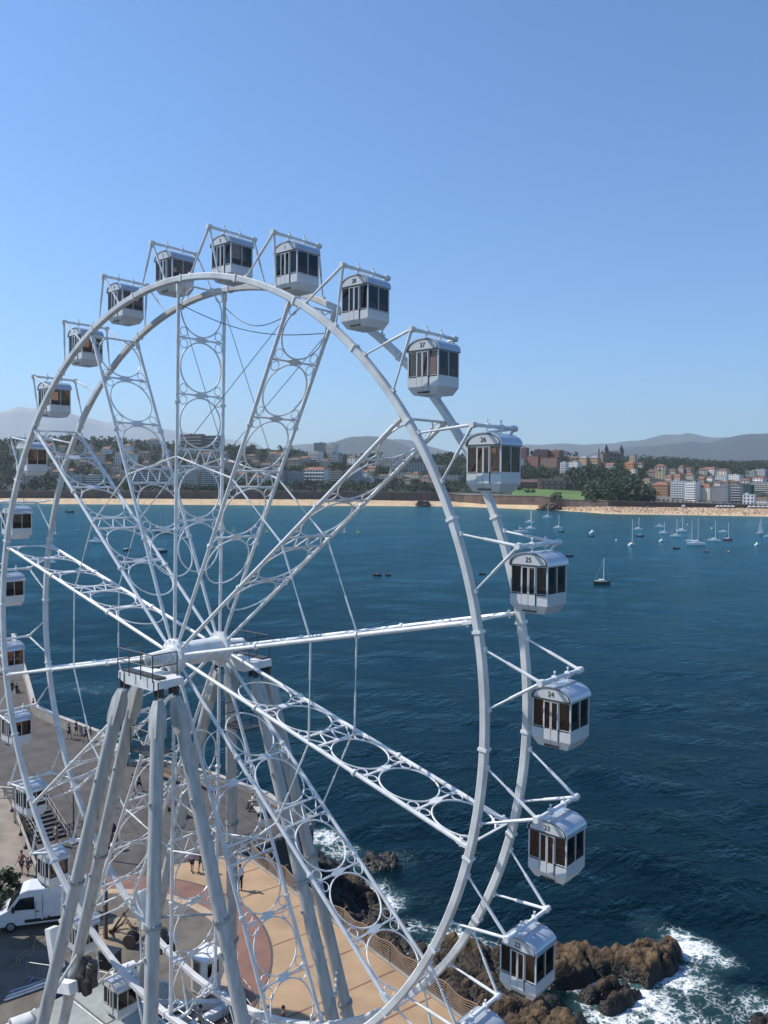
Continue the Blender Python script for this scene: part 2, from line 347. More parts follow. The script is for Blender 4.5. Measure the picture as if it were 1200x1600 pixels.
    mp2 = N('ShaderNodeMapping'); mp2.inputs['Rotation'].default_value = (0, 0, wd + .5); mp2.inputs['Scale'].default_value = (1, .22, 1); L(g.outputs['Position'], mp2.inputs[0])
    lane = noise(.022, 3, .5, mp2.outputs[0], .6); bst = mth('ADD', mth('MULTIPLY', lane.outputs['Fac'], 1.1), .06)
    bp = N('ShaderNodeBump'); L(bst, bp.inputs['Strength']); bp.inputs['Distance'].default_value = .85; L(h, bp.inputs['Height']); [L(bp.outputs[0], q.inputs['Normal']) for q in (df, gl, fr)]
    return m
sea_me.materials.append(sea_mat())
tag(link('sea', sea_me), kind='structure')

# ================================================================== FERRIS WHEEL
PH = .0188; STEP = 2 * PI / 14; W2 = .1544 * RAD / 2; RB = 1.1239 * RAD; BY = .073 * RAD
H = Vector((0, 0, HUBZ))
wheel = thing('ferris_wheel', 'tall white ferris wheel with ringed lattice spokes above the sea terrace', 'ferris wheel', (0, 0, HUBZ))
def rim_mesh(y):
    b = MB(); N = 224; h = .128; cb = .035
    prof = [(-h + cb, -h), (h - cb, -h), (h, -h + cb), (h, h - cb), (h - cb, h), (-h + cb, h), (-h, h - cb), (-h, -h + cb)]
    vs = []; fs = []
    for i in range(N):
        a = 2 * PI * i / N; e = Vector((math.sin(a), 0, math.cos(a)))
        for (pr, pa) in prof: vs.append(e * (RAD + pr) + Y * (y + pa))
    for i in range(N):
        j = (i + 1) % N
        for k in range(8): k2 = (k + 1) % 8; fs.append((i * 8 + k, j * 8 + k, j * 8 + k2, i * 8 + k2))
    b.add(vs, fs); return b
def rim_clamp(s):
    b = MB(); b.box((.03, s * W2, RAD + .005), (.09, .31, .31)); return b.mesh('rim_joint', WHITE)
for s in (-1, 1):
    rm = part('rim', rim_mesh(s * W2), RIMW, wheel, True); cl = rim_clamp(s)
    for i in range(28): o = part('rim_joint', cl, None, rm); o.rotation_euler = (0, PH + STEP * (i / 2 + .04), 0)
hub = MB()
hub.lathe((0, 0, 0), Y, [(-W2 + .1, .52), (-W2 + .12, .52), (W2 - .12, .52), (W2 - .1, .52)], 28)
ho = part('hub', hub, WHITE, wheel, True)
for s in (-1, 1):
    d = MB(); d.lathe((0, 0, 0), Y * s, [(W2 - .16, .62), (W2 - .14, .74), (W2 + .10, .74), (W2 + .14, .66), (W2 + .15, .5), (W2 + .28, .42), (W2 + .30, .2)], 36)
    for k in range(14):
        a = PH + STEP * (k + .5); e = Vector((math.sin(a), 0, math.cos(a))); d.tube([e * .68 + Y * s * (W2 + .1), e * .68 + Y * s * (W2 + .17)], .035, 6)
    part('hub_flange', d, WHITE, ho, True)
    c = MB()
    for k in range(9): c.ring((0, s * (W2 + .34 + .115 * k), 0), X, Z, .31 - .010 * k, .05, 26, 6)
    part('slip_ring', c, WHITE, ho, True)

# ---- one spoke: two radial tubes with big rings, small rings and bow-tie plates between them (drawn along +Z)
def spoke_lattice():
    b = MB(); yi = W2 - .1; RR = yi - .06; T0 = .51 * RAD; T1 = .555 * RAD
    def joint(z):
        b.bar((0, -yi, z), (0, yi, z), .05, .07, Z)
        b.add([(-.03, -.46, z - .015), (-.03, 0, z - .15), (-.03, .46, z - .015), (-.03, .46, z + .015), (-.03, 0, z + .15), (-.03, -.46, z + .015),
               (.03, -.46, z - .015), (.03, 0, z - .15), (.03, .46, z - .015), (.03, .46, z + .015), (.03, 0, z + .15), (.03, -.46, z + .015)],
              [(0, 1, 2, 3, 4, 5), (11, 10, 9, 8, 7, 6)] + [(i, (i + 1) % 6, 6 + (i + 1) % 6, 6 + i) for i in range(6)])
        for sy in (-1, 1):
            for sz in (-1, 1): b.ring((0, sy * (yi - .22), z + sz * .25), Y, Z, .19, .021, 18, 5)
    pitch = 2 * RR + .24
    z = T1
    zc = z + .02 + RR + .06
    centers = []
    while zc - RR < RAD - .3:
        centers.append(zc); zc += pitch
    for i, c in enumerate(centers):
        if c + RR < RAD - .25: b.ring((0, 0, c), Y, Z, RR, .033, 40, 6)
        else:
            q = math.asin(max(-1, min(1, (RAD - .22 - c) / RR)))
            b.arc((0, 0, c), Y, Z, RR, .033, PI - q, 2 * PI + q, 34, 6)
        if i: joint(c - pitch / 2)
    for zz in (T0, T1):
        b.bar((0, -yi, zz), (0, yi, zz), .06, .08, Z)
        for sy in (-1, 1): b.ring((0, sy * (yi - .22), zz + (.25 if zz == T1 else -.25)), Y, Z, .19, .021, 18, 5)
    zz = [(-yi, T0), (-.62, T1), (-.3, T0), (0, T1), (.3, T0), (.62, T1), (yi, T0)]
    for p, q in zip(zz, zz[1:]): b.tube([(0, p[0], p[1]), (0, q[0], q[1])], .028, 5)
    zc = T0 - .08 - RR; 
    while zc - RR > 1.15:
        b.ring((0, 0, zc), Y, Z, RR, .033, 40, 6)
        zc -= pitch
        if zc - RR > 1.15: joint(zc + pitch / 2)
    b.arc((0, 0, RAD - .62), Y, Z, .6, .04, PI * .15, PI * .85, 10, 5) if False else None
    for sy in (-1, 1): b.ring((0, sy * (yi - .22), RAD - .42), Y, Z, .19, .021, 18, 5)
    b.bar((0, -yi, RAD - .17), (0, yi, RAD - .17), .05, .07, Z)
    return b.mesh('spoke', WHITE, True)
def chord(sy):
    b = MB(); b.tube([(0, sy * (W2 - .02), .7), (0, sy * (W2 - .02), 1.5), (0, sy * (W2 - .02), RAD - .5), (0, sy * (W2 - .02), RAD - .18)], [.062, .079, .079, .052], 10)
    for z_ in (RAD * .34, RAD * .68): b.lathe((0, sy * (W2 - .02), z_), Z, [(-.06, .1), (-.05, .13), (.05, .13), (.06, .1)], 10)
    b.box((0, sy * (W2 - .02), RAD - .34), (.1, .2, .36)); b.tube([(-.14, sy * (W2 - .02), RAD - .4), (.14, sy * (W2 - .02), RAD - .4)], .045, 6)
    return b.mesh('spoke_tube', WHITE, True)
SPM, CH = spoke_lattice(), [chord(-1), chord(1)]
for k in range(14):
    o = part('spoke', SPM, None, wheel); o.rotation_euler = (0, PH + STEP * k, 0)
    for c in CH: part('spoke_tube', c, None, o)
# ---- tie rods from the truss nodes of one spoke to the next, and thin guy cables in the outer bays
RN = .535 * RAD
def rod():
    p = Vector((0, 0, RN)); q = Vector((math.sin(STEP) * RN, 0, math.cos(STEP) * RN)); b = MB()
    b.tube([p, p.lerp(q, .38)], .038, 8); b.tube([p.lerp(q, .38), p.lerp(q, .62)], .022, 6); b.tube([p.lerp(q, .62), q], .038, 8)
    return b.mesh('tie_rod', WHITE, True)
def guy(flip):
    b = MB(); ra, rb = (RAD - .9, RN) if flip else (RN, RAD - .9)
    p = Vector((0, 0, ra)); q = Vector((math.sin(STEP) * rb, 0, math.cos(STEP) * rb))
    b.tube([p.lerp(q, t / 8) - Vector((math.sin(STEP / 2), 0, math.cos(STEP / 2))) * .0 for t in range(9)], .016, 5)
    return b.mesh('guy_cable', CABLE, True)
ROD, GUY = rod(), [guy(0), guy(1)]
for k in range(14):
    for y in (-W2, W2):
        o = part('tie_rod', ROD, None, wheel); o.rotation_euler = (0, PH + STEP * k, 0); o.location = (0, y, 0)
for k in (0,):
    for g in GUY:
        for y in ((-W2, W2) if k == 0 else (W2,)):
            o = part('guy_cable', g, None, wheel); o.rotation_euler = (0, PH + STEP * k, 0); o.location = (0, y, 0)
fest = MB()
for (ka, ya, kb, yb, r_) in ((0, -W2, 1, W2, RAD - 1.), (0, W2, 1, -W2, RAD - .75)):
    p = [Vector((math.sin(PH + STEP * k), 0, math.cos(PH + STEP * k))) * r_ + Y * y for k, y in ((ka, ya), (kb, yb))]
    fest.tube([p[0].lerp(p[1], t / 14) - Z * (.55 * math.sin(PI * t / 14)) for t in range(15)], .018, 5)
part('lighting_cable', fest, DSTEEL, wheel)
# ---- the 28 brackets that carry the gondolas
def bracket():
    b = MB(); dl = rad(3.25)
    for s in (-1, 1):
        ap = Vector((0, s * BY, RB))
        for t in (-1, 1):
            ft = Vector((math.sin(dl * t) * (RAD + .12), s * W2, math.cos(dl * t) * (RAD + .12)))
            b.tube([ft, ft.lerp(ap, .42)], .036, 8); b.tube([ft.lerp(ap, .42), ap], .052, 8)
            b.box(ft, (.14, .14, .16))
        b.ball(ap, .115, 10, 8); b.tube([ap - Y * .12, ap + Y * .12], .10, 10)
    b.tube([(0, -BY, RB), (0, BY, RB)], .065, 10)
    return b.mesh('gondola_bracket', WHITE, True)
BRK = bracket()
def gang(j): return PH + STEP * (.25 + .5 * j - .0046)           # j-th gondola, clockwise from the one just past the top
for j in range(28):
    o = part('gondola_bracket', BRK, None, wheel); o.rotation_euler = (0, gang(j), 0)

# ================================================================== GONDOLAS (own objects, hanging from the brackets)
GB = -2.05                                                     # bottom of a gondola below its axle
def zz(v): return v - GB
wx, wy = .645, .575
def g_body():
    b = MB(); zs = [(-1.46, wx, wy), (-1.80, wx, wy), (-2.05, wx - .16, wy - .11)]
    for (za, xa, ya), (zb, xb, yb) in zip(zs, zs[1:]):
        A = [(-xa, -ya), (xa, -ya), (xa, ya), (-xa, ya)]; B_ = [(-xb, -yb), (xb, -yb), (xb, yb), (-xb, yb)]
        vs = [(p[0], p[1], zz(za)) for p in A] + [(p[0], p[1], zz(zb)) for p in B_]
        b.add(vs, [(i, i + 4, (i + 1) % 4 + 4, (i + 1) % 4) for i in range(4)])
    b.box((0, 0, zz(-2.04)), (2 * wx - .32, 2 * wy - .22, .03))
    for sx in (-1, 1):
        for sy in (-1, 1): b.box((sx * (wx - .0225), sy * (wy - .0225), zz(-1.05)), (.045, .045, .86))
    for s in (-1, 1):
        b.box((0, s * (wy - .03), zz(-.625)), (2 * wx - .09, .05, .04)); b.box((s * (wx - .03), 0, zz(-.625)), (.05, 2 * wy - .09, .04))
        b.box((0, s * (wy - .025), zz(-1.47)), (2 * wx - .12, .05, .05)); b.box((s * (wx - .025), 0, zz(-1.47)), (.05, 2 * wy - .1, .05))
        b.box((s * (wx - .025), 0, zz(-1.05)), (.05, .026, .80))
        for x in (-.255, .255): b.box((x, s * (wy - .02), zz(-1.05)), (.03, .05, .80))
    return b.mesh('cabin', GOND)
def g_roof():
    b = MB(); n = 14; ox, oy = wx + .04, wy + .045; pts = []
    for i in range(n + 1):
        a = PI * (i / n); pts.append((-math.cos(a) * ox, zz(-.60) + math.sin(a) ** .85 * .40))
    vs = []; 
    for y in (-oy, oy): vs += [(p[0], y, p[1]) for p in pts] + [(p[0] * .97, y, p[1] - .03) for p in pts]
    k = n + 1; fs = []
    for i in range(n):
        fs += [(i, i + 1, 2 * k + i + 1, 2 * k + i), (k + i, 3 * k + i, 3 * k + i + 1, k + i + 1), (i, k + i, k + i + 1, i + 1), (2 * k + i, 2 * k + i + 1, 3 * k + i + 1, 3 * k + i)]
    fs += [(0, 2 * k, 3 * k, k), (n, k + n, 3 * k + n, 2 * k + n)]
    return b.add(vs, fs).mesh('roof', ROOFM, True)
def g_end(s):
    b = MB(); n = 14; y = s * (wy - .0)
    poly = [Vector((-math.cos(PI * i / n) * (wx - .05), y, zz(-.60) + math.sin(PI * i / n) ** .85 * .34)) for i in range(n + 1)]
    return b.extrude(poly, (0, s * .03, 0)).mesh('roof_end', GOND)
def g_trim(s):
    b = MB(); n = 14; y = s * (wy + .035)
    b.tube([Vector((-math.cos(PI * i / n) * (wx - .02), y, zz(-.60) + math.sin(PI * i / n) ** .85 * .36)) for i in range(n + 1)], .016, 5)
    b.bar((-wx, y, zz(-.60)), (wx, y, zz(-.60)), .03, .03); return b.mesh('trim', DSTEEL)
def pane(x0, x1, y, th=.012):
    return MB().box(((x0 + x1) / 2, y, zz(-1.055)), (x1 - x0, th, .83))
def g_door(s, t):                                              # leaf t of the door on side s
    b = MB(); x0, x1 = (-.235, -.008) if t < 0 else (.008, .235); y = s * (wy + .008)
    for x in (x0 + .013, x1 - .013): b.box((x, y, zz(-1.06)), (.026, .05, .84))
    b.box(((x0 + x1) / 2, y, zz(-.655)), (x1 - x0 - .052, .05, .03)); 
    b.add([(x0, y - s * .02, zz(-1.48)), (x1, y - s * .02, zz(-1.48)), (x1, y - s * .02, zz(-1.80)), (x0, y - s * .02, zz(-1.80)),
           (x0, y + s * .018, zz(-1.48)), (x1, y + s * .018, zz(-1.48)), (x1, y + s * .018, zz(-1.80)), (x0, y + s * .018, zz(-1.80)),
           (x0, y - s * .13, zz(-2.03)), (x1, y - s * .13, zz(-2.03)), (x1, y - s * .095, zz(-2.04)), (x0, y - s * .095, zz(-2.04))],
          [(4, 5, 6, 7), (7, 6, 10, 11), (0, 4, 7, 3), (1, 2, 6, 5), (0, 1, 5, 4), (3, 7, 11, 8), (2, 9, 10, 6), (8, 11, 10, 9)])
    return b.mesh('door', GOND)
def door_gap(s):
    b = MB(); y = s * (wy + .004)
    for x in (-.243, 0, .243): b.box((x, y, zz(-1.63)), (.016, .03, .35))
    b.box((0, s * (wy - .045), zz(-1.99)), (.47, .05, .05)); return b.mesh('door_seal', DARK)
GM = dict(body=g_body(), roof=g_roof(), ends=[g_end(-1), g_end(1)], trim=[g_trim(-1), g_trim(1)],
          doors=[(g_door(s, -1), g_door(s, 1)) for s in (-1, 1)], gaps=[door_gap(-1), door_gap(1)])
bench = MB()
for s in (-1, 1): bench.box((s * .43, 0, zz(-1.62)), (.36, 1.1, .07)); bench.box((s * .59, 0, zz(-1.40)), (.06, 1.1, .38))
GM['bench'] = bench.mesh('bench', mat('bench_wood', (.10, .06, .04), .6))
hb = []
for s in (-1, 1):
    b = MB(); b.tube([(0, s * .40, zz(-.22)), (0, s * .40, zz(.20))], .022, 6); b.box((0, s * .40, zz(.0)), (.17, .09, .17)); b.box((0, s * .40, zz(.2)), (.06, .06, .05)); hb.append(b.mesh('hanger', WHITE))
hand = MB().tube([(-.62, -.5, zz(-1.42)), (-.1, -.5, zz(-1.12))], .014, 5).mesh('grab_bar', GALV)
def num_mesh(s):
    cu = bpy.data.curves.new('n', 'FONT'); cu.body = s; cu.size = .21; cu.align_x = 'CENTER'; cu.align_y = 'CENTER'; cu.extrude = .004
    o = bpy.data.objects.new('n', cu); COL.objects.link(o); bpy.context.view_layer.update()
    me = bpy.data.meshes.new_from_object(o.evaluated_get(bpy.context.evaluated_depsgraph_get())); me.name = 'number'
    bpy.data.objects.remove(o); bpy.data.curves.remove(cu)
    me.materials.clear(); me.materials.append(DARK)
    me.transform(Matrix.Translation((0, -wy - .036, zz(-.44))) @ Matrix.Rotation(PI / 2, 4, 'X')); return me
def make_gondola(j, num, label, seen):
    a = gang(j); loc = H + Vector((math.sin(a) * RB, 0, math.cos(a) * RB + GB))
    g = thing('gondola', label, 'gondola', loc, 0, 'gondolas hanging from the ferris wheel')
    part('cabin', GM['body'], None, g); r_ = part('roof', GM['roof'], None, g)
    for i in (0, 1):
        e = part('roof_end', GM['ends'][i], None, r_); part('trim', GM['trim'][i], None, r_)
        for leaf in (0, 1):
            d = part('door', GM['doors'][i][leaf], None, g)
            x0, x1 = ((-.20, -.043), (.043, .20))[leaf]
            part('window_pane', PANES['d%d%d' % (i, leaf)], None, d)
        part('door_seal', GM['gaps'][i], None, g)
        for q in range(2): part('window_pane', PANES['f%d%d' % (i, q)], None, g)
        for q in range(2): part('window_pane', PANES['s%d%d' % (i, q)], None, g)
        part('hanger', hb[i], None, g)
    part('bench', GM['bench'], None, g); part('grab_bar', hand, None, g)
    part('number', num_mesh(str(num)), None, g)
    return g
PANES = {}
for i, s in enumerate((-1, 1)):
    for q, (x0, x1) in enumerate(((-wx + .045, -.27), (.27, wx - .045))): PANES['f%d%d' % (i, q)] = pane(x0, x1, s * (wy - .03)).mesh('window_pane', GLASS)
    for q, (x0, x1) in enumerate(((-.209, -.034), (.034, .209))): PANES['d%d%d' % (i, q)] = pane(x0, x1, s * (wy + .006)).mesh('window_pane', GLASS)
    for q, (y0, y1) in enumerate(((-wy + .045, -.013), (.013, wy - .045))):
        PANES['s%d%d' % (i, q)] = MB().box((s * (wx - .03), (y0 + y1) / 2, zz(-1.055)), (.012, y1 - y0, .80)).mesh('window_pane', GLASS)
# clockwise from just past the top: 1 is at k = .75, 2 at k = .25
GLAB = {28: 'white gondola numbered 28 hanging high against the blue sky beside gondola 27',
        27: 'white gondola numbered 27 with its sunlit door side, hanging against blue sky above gondola 26',
        26: 'white gondola numbered 26 hanging level with the far hills, in front of the palace lawn',
        25: 'white gondola numbered 25 hanging against the bay just below the moored boats',
        24: 'white gondola numbered 24 hanging in front of open dark water below gondola 25',
        23: 'white gondola numbered 23 with glossy roof, hanging over dark water between 24 and 22',
        22: 'white gondola numbered 22 hanging in front of the brown rock outcrop and surf',
        21: 'white gondola cut by the bottom edge, only its glossy roof showing over the rocks',
        1: 'white gondola hanging against the sky just right of the topmost one, its number 1 faint',
        2: 'topmost white gondola on the wheel, behind the crest of the near rim',
        3: 'white gondola hanging against sky just left of the topmost gondola, above the vertical spoke',
        4: 'white gondola second to the left of the topmost, half crossed by the near rim',
        5: 'white gondola against pale sky, third left of the topmost one',
        6: 'white gondola just above the distant ridge at upper left of the wheel',
        7: 'white gondola in front of the dark wooded hill at the left side of the wheel',
        8: 'white gondola in front of the far sand beach at the left edge',
        9: 'white gondola at the left edge hanging in front of the bay water',
        10: 'white gondola at the left edge over the far end of the pier',
        11: 'white gondola in front of the pier where people stroll along the parapet',
        12: 'white gondola hanging above the dark stairway with handrails',
        13: 'white gondola hanging directly over the parked white van',
        14: 'white gondola low on the wheel behind the drive motors',
        15: 'white gondola low between the support legs, nearest the boarding deck'}
for n in range(1, 29):
    j = ((28 - n) + 2) % 28 if n > 2 else 2 - n
    make_gondola(j, n, GLAB.get(n, 'white gondola at the bottom of the wheel beside the boarding platform'), n in GLAB)

# ================================================================== SUPPORT FRAME
frame = thing('wheel_support_frame', 'pale grey tubular legs and head beams that carry the wheel axle', 'support frame', (0, 0, 0))
LA, LY1, LB, LY2, TX, TY, TZ, OY = 8.41, 2.16, 4.82, 5.88, 1.24, 2.13, 20.02, .73
LEGS = [((-TX, -TY - OY, TZ), (-LB, -LY2, .5)), ((-TX, -TY, TZ), (-LA, -LY1, .5)), ((TX, -TY - OY, TZ), (LB, -LY2, .5)), ((TX, -TY, TZ), (LA, -LY1, .5)),
        ((-TX, TY, TZ), (-LA, LY1, .5)), ((-TX, TY + OY, TZ), (-LB, LY2, .5)), ((TX, TY, TZ), (LA, LY1, .5)), ((TX, TY + OY, TZ), (LB, LY2, .5))]
for i, (T, B_) in enumerate(LEGS):
    T, B_ = Vector(T), Vector(B_); d = (B_ - T).normalized(); L = (B_ - T).length
    b = MB(); b.tube([T + d * 1.5, B_], .275, 24)
    sx = d.cross(Y).normalized(); ny = sx.cross(d).normalized()        # tapered plate head
    def sec(t, hw, hd): 
        c = T + d * t; return [c - sx * hw - ny * hd, c + sx * hw - ny * hd, c + sx * hw + ny * hd, c - sx * hw + ny * hd]
    ss = [sec(.42, .17, .13), sec(.85, .27, .22), sec(1.5, .285, .25), sec(1.9, .24, .24)]
    vs = sum(ss, []); fs = [(3, 2, 1, 0), (12, 13, 14, 15)]
    for q in range(3):
        for k in range(4): fs.append((q * 4 + k, q * 4 + (k + 1) % 4, q * 4 + 4 + (k + 1) % 4, q * 4 + 4 + k))
    b.add(vs, fs)
    u = (X - d * X.dot(d)).normalized(); w_ = d.cross(u)
    for t in (.22, .5, .82):
        for q in range(3):
            a = 1.3 + q * 2.1 + t; e = u * math.cos(a) + w_ * math.sin(a); b.box(T + d * (L * t + q * .8) + e * .295, (.08, .1, .14))
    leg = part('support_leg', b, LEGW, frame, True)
    for t in (.445, .80):
        f = MB(); c = T + d * L * t; f.lathe(c, d, [(-.05, .27), (-.045, .35), (-.006, .35), (-.005, .33), (.005, .33), (.006, .35), (.045, .35), (.05, .27)], 28)
        for k in range(14):
            e = u * math.cos(k * .449) + w_ * math.sin(k * .449); f.tube([c + e * .325 - d * .09, c + e * .325 + d * .09], .03, 6)
        part('leg_flange', f, GALV, leg)
    cv = MB(); s = 1 if T.y > 0 else -1
    for q in (-.16, .16): cv.box(T + sx * 0 + Vector((q, 0, .02)), (.07, .26, .66))
    cv.tube([T + X * -.3, T + X * .3], .09, 10); part('clevis', cv, DSTEEL, leg)
    f = MB(); f.lathe(B_, Z, [(-.3, .6), (-.25, .6), (-.22, .45), (.15, .38)], 20); part('foot', f, LEGW, leg, True)
for s in (-1, 1):                                             # head beams with the bearing
    y0, y1 = s * (TY - .3), s * (TY + OY + .12)
    b = MB()
    poly = [(-1.55, 0, 20.0), (-1.0, 0, 19.82), (1.0, 0, 19.82), (1.55, 0, 20.0), (1.5, 0, 20.3), (.5, 0, 20.36), (-.5, 0, 20.36), (-1.5, 0, 20.3)]
    b.extrude([Vector((p[0], y0, p[2] + .12)) for p in poly], (0, (y1 - y0), 0))
    hbm = part('head_beam', b, WHITE, frame)
    c = MB(); c.lathe((0, 0, HUBZ), Y * s, [(TY - .3, .22), (TY - .25, .25), (TY + .4, .25), (TY + .44, .18)], 24); part('bearing', c, GALV, hbm, True)
    rl = MB(); yo = s * (TY + OY + .25); zt = 20.5
    for (xa, xb) in ((-1.35, 1.2),):
        for z_ in (zt + .45, zt + .95): rl.tube([(xa, s * (TY - .2), z_), (xa, yo, z_), (xb, yo, z_), (xb, s * (TY - .2), z_)], .024, 6)
        for x_ in (-1.35, -.5, .35, 1.2): rl.tube([(x_, yo, zt - .15), (x_, yo, zt + .95)], .024, 6)
        for x_ in (xa, xb): rl.tube([(x_, s * (TY - .2), zt - .15), (x_, s * (TY - .2), zt + .95)], .024, 6)
    rl.box((0, (y0 + y1) / 2 + s * .35, zt - .02), (2.6, .45, .05))
    part('railing', rl, DSTEEL, frame)
    pl = MB(); pl.box((.1, s * (TY + .3), 17.2), (1.5, 1.1, .06))
    for z_ in (17.7, 18.2): pl.tube([(-.6, s * (TY - .2), z_), (-.6, s * (TY + .85), z_), (.85, s * (TY + .85), z_), (.85, s * (TY - .2), z_)], .022, 6)
    for x_, y_ in ((-.6, TY + .85), (.85, TY + .85), (-.6, TY - .2), (.1, TY + .85)): pl.tube([(x_, s * y_, 17.2), (x_, s * y_, 19.5 if x_ == .85 else 18.2)], .022, 6)
    part('inspection_platform', pl, DSTEEL, frame)
    ld = MB(); 
    for q in (-.2, .2): ld.tube([(.35 + q, s * (TY + .2), 1.0), (.2 + q, s * (TY + .3), 19.4)], .02, 5)
    for k in range(60): ld.tube([(.15 + .0 * k, s * (TY + .2), 1.2 + .3 * k), (.55, s * (TY + .2), 1.2 + .3 * k)], .012, 4)
    
# horizontal ties between legs low down
tie = MB()
for s in (-1, 1): tie.tube([(-LA * .72 - .3, s * LY1, 6.0), (-LB * .74 - .32, s * (LY2 * .84), 6.0)], .07, 8); tie.tube([(LA * .72 + .3, s * LY1, 6.0), (LB * .74 + .32, s * (LY2 * .84), 6.0)], .07, 8)
part('leg_tie', tie, LEGW, frame, True)
base = MB()
for s in (-1, 1):
    base.bar((-LA - .8, s * LY1, .32), (LA + .8, s * LY1, .32), .5, .5); base.bar((-LB - 1, s * LY2, .32), (LB + 1, s * LY2, .32), .45, .5)
for x_ in (-LA, -LB, LB, LA): base.bar((x_, -LY2 - .4 if abs(x_) < 6 else -LY1 + .26, .30), (x_, LY2 + .4 if abs(x_) < 6 else LY1 - .26, .30), .4, .44)
for s in (-1, 1):
    for x_ in (-1, 1): base.bar((x_ * LA, s * (LY1 + .26), .30), (x_ * (LB + .3), s * (LY2 - .25), .30), .35, .42)
part('base_beam', base, WHITE, frame)

# ---- drive units on the left legs
def drive_unit(s, label):
    t = thing('drive_unit', label, 'drive unit', (0, 0, 0))
    T, B_ = Vector(LEGS[1 if s < 0 else 4][0]), Vector(LEGS[1 if s < 0 else 4][1])
    P_ = T.lerp(B_, .80); dz = (B_ - T).normalized()
    b = MB(); e = Vector((1, 0, .32)).normalized()
    R_ = Matrix((e, Y, e.cross(Y))).transposed()
    b.box(P_ + e * .2 + Vector((0, s * .62, .0)), (2.2, .42, .5), R_); b.box(P_ + Vector((-1.0, s * .35, 1.35)), (.5, .5, 1.9), R_)
    part('housing', b, WHITE, t)
    for k in range(2):
        m = MB(); c = P_ + e * (.95 + .55 * k) + Vector((0, -s * .2, .45 - .15 * k))
        m.lathe(c, Vector((.15, 0, 1)), [(-.35, .2), (-.3, .27), (.45, .27), (.5, .22), (.62, .22), (.66, .1)], 14)
        m.box(c + Vector((0, 0, -.45)), (.42, .42, .28)); m.box(c + Vector((.25, 0, .15)), (.2, .2, .24)); part('motor', m, DSTEEL, t, True)
        q = MB(); q.lathe(c + Vector((.1, s * .35, -.45)), Y, [(-.14, .2), (-.12, .36), (.12, .36), (.14, .2)], 20); part('drive_tyre', q, DARK, t, True)
    h = MB()
    for k in range(4):
        p = P_ + e * (.2 + .3 * k); h.tube([p + Vector((0, -s * .2, .5)), p + Vector((.1, -s * .35, .75 + .1 * k)), p + Vector((.4, -s * .3, .55)), p + Vector((.5, -s * .2, .2))], .035, 5)
    part('hose', h, DARK, t, True)
drive_unit(-1, 'white drive housing with two dark motors clamped to the near left leg')
drive_unit(1, 'drive housing with motors on the leg behind, mostly hidden by rims')

# ---- boarding platform and the machinery round it
plat = thing('boarding_platform', 'grey boarding deck with white edge beams under the bottom of the wheel', 'platform', (0, 0, .5))
def wpart(name, mb, m, parent, smooth=False):
    me = mb.mesh(name, m, smooth); me.transform(WM[parent.name].inverted()); return part(name, me, None, parent)
for i in range(5):
    x_ = -9.6 + 3.9 * i; b = MB()
    for y_ in (-1.05, 1.05): b.box((x_, y_, .78), (3.8, 1.9, .12))
    wpart('deck_panel', b, DECK, plat)
b = MB()
for y_ in (-2.0 + .3, 0, 1.7): b.bar((-11.8, y_, .62), (8.2, y_, .62), .12, .22)
for i in range(6): b.bar((-11.6 + 3.9 * i, -1.6, .56), (-11.6 + 3.9 * i, 1.6, .56), .1, .2)
wpart('edge_beam', b, WHITE, plat)
for i in range(3):
    b = MB(); x_ = -4.8 + 3.2 * i
    for k in range(4): b.box((x_, 3.0 + .3 * k, .60 - .17 * k), (2.2, .34, .05))
    b.box((x_ - 1.1, 3.4, .4), (.06, 1.3, .3)); b.box((x_ + 1.1, 3.4, .4), (.06, 1.3, .3)); wpart('step', b, DECK, plat)
b = MB()
for x_ in [-8.5 + 1.3 * k for k in range(13)]:
    b.tube([(x_, 2.75, .8), (x_, 2.75, 1.8)], .025, 6)
for z_ in (1.3, 1.8): b.tube([(-8.5, 2.75, z_), (7.1, 2.75, z_)], .025, 6)
wpart('railing', b, GALV, plat, True)
def arch(px_, py_, label, yaw, L=1.7, r=.85):
    p = at(px_, py_, .1); t = thing('arched_cover', label, 'cover', p, yaw); b = MB(); n = 14
    for y0, y1, ro, ri in ((-L / 2, L / 2, r, r - .07),):
        vs = []
        for y_ in (y0, y1):
            for R_ in (ro, ri): vs += [(math.cos(PI * i / n) * R_, y_, math.sin(PI * i / n) * R_) for i in range(n + 1)]
        k = n + 1; fs = []
        for i in range(n): fs += [(i, i + 1, 2 * k + i + 1, 2 * k + i), (k + i, 3 * k + i, 3 * k + i + 1, k + i + 1), (i, k + i, k + i + 1, i + 1), (2 * k + i, 2 * k + i + 1, 3 * k + i + 1, 3 * k + i)]
        fs += [(0, 2 * k, 3 * k, k), (n, k + n, 3 * k + n, 2 * k + n)]; b.add(vs, fs)
    part('shell', b, WHITE, t, True)
    c = MB(); c.box((0, L / 2 - .12, r * .45), (r * 1.7, .06, r * .86)); part('back_panel', c, DSTEEL, t)
    d = MB(); d.box((0, 0, -.03), (2 * r + .3, L + .2, .1)); part('plinth', d, WHITE, t)
arch(38, 1603, 'open white half-round shell at the lower left corner beside the near leg', rad(-12), 1.3, .58)
arch(196, 1520, 'white half-round shell beside the boarding deck behind the drive motors', rad(-8), 1.1, .5)
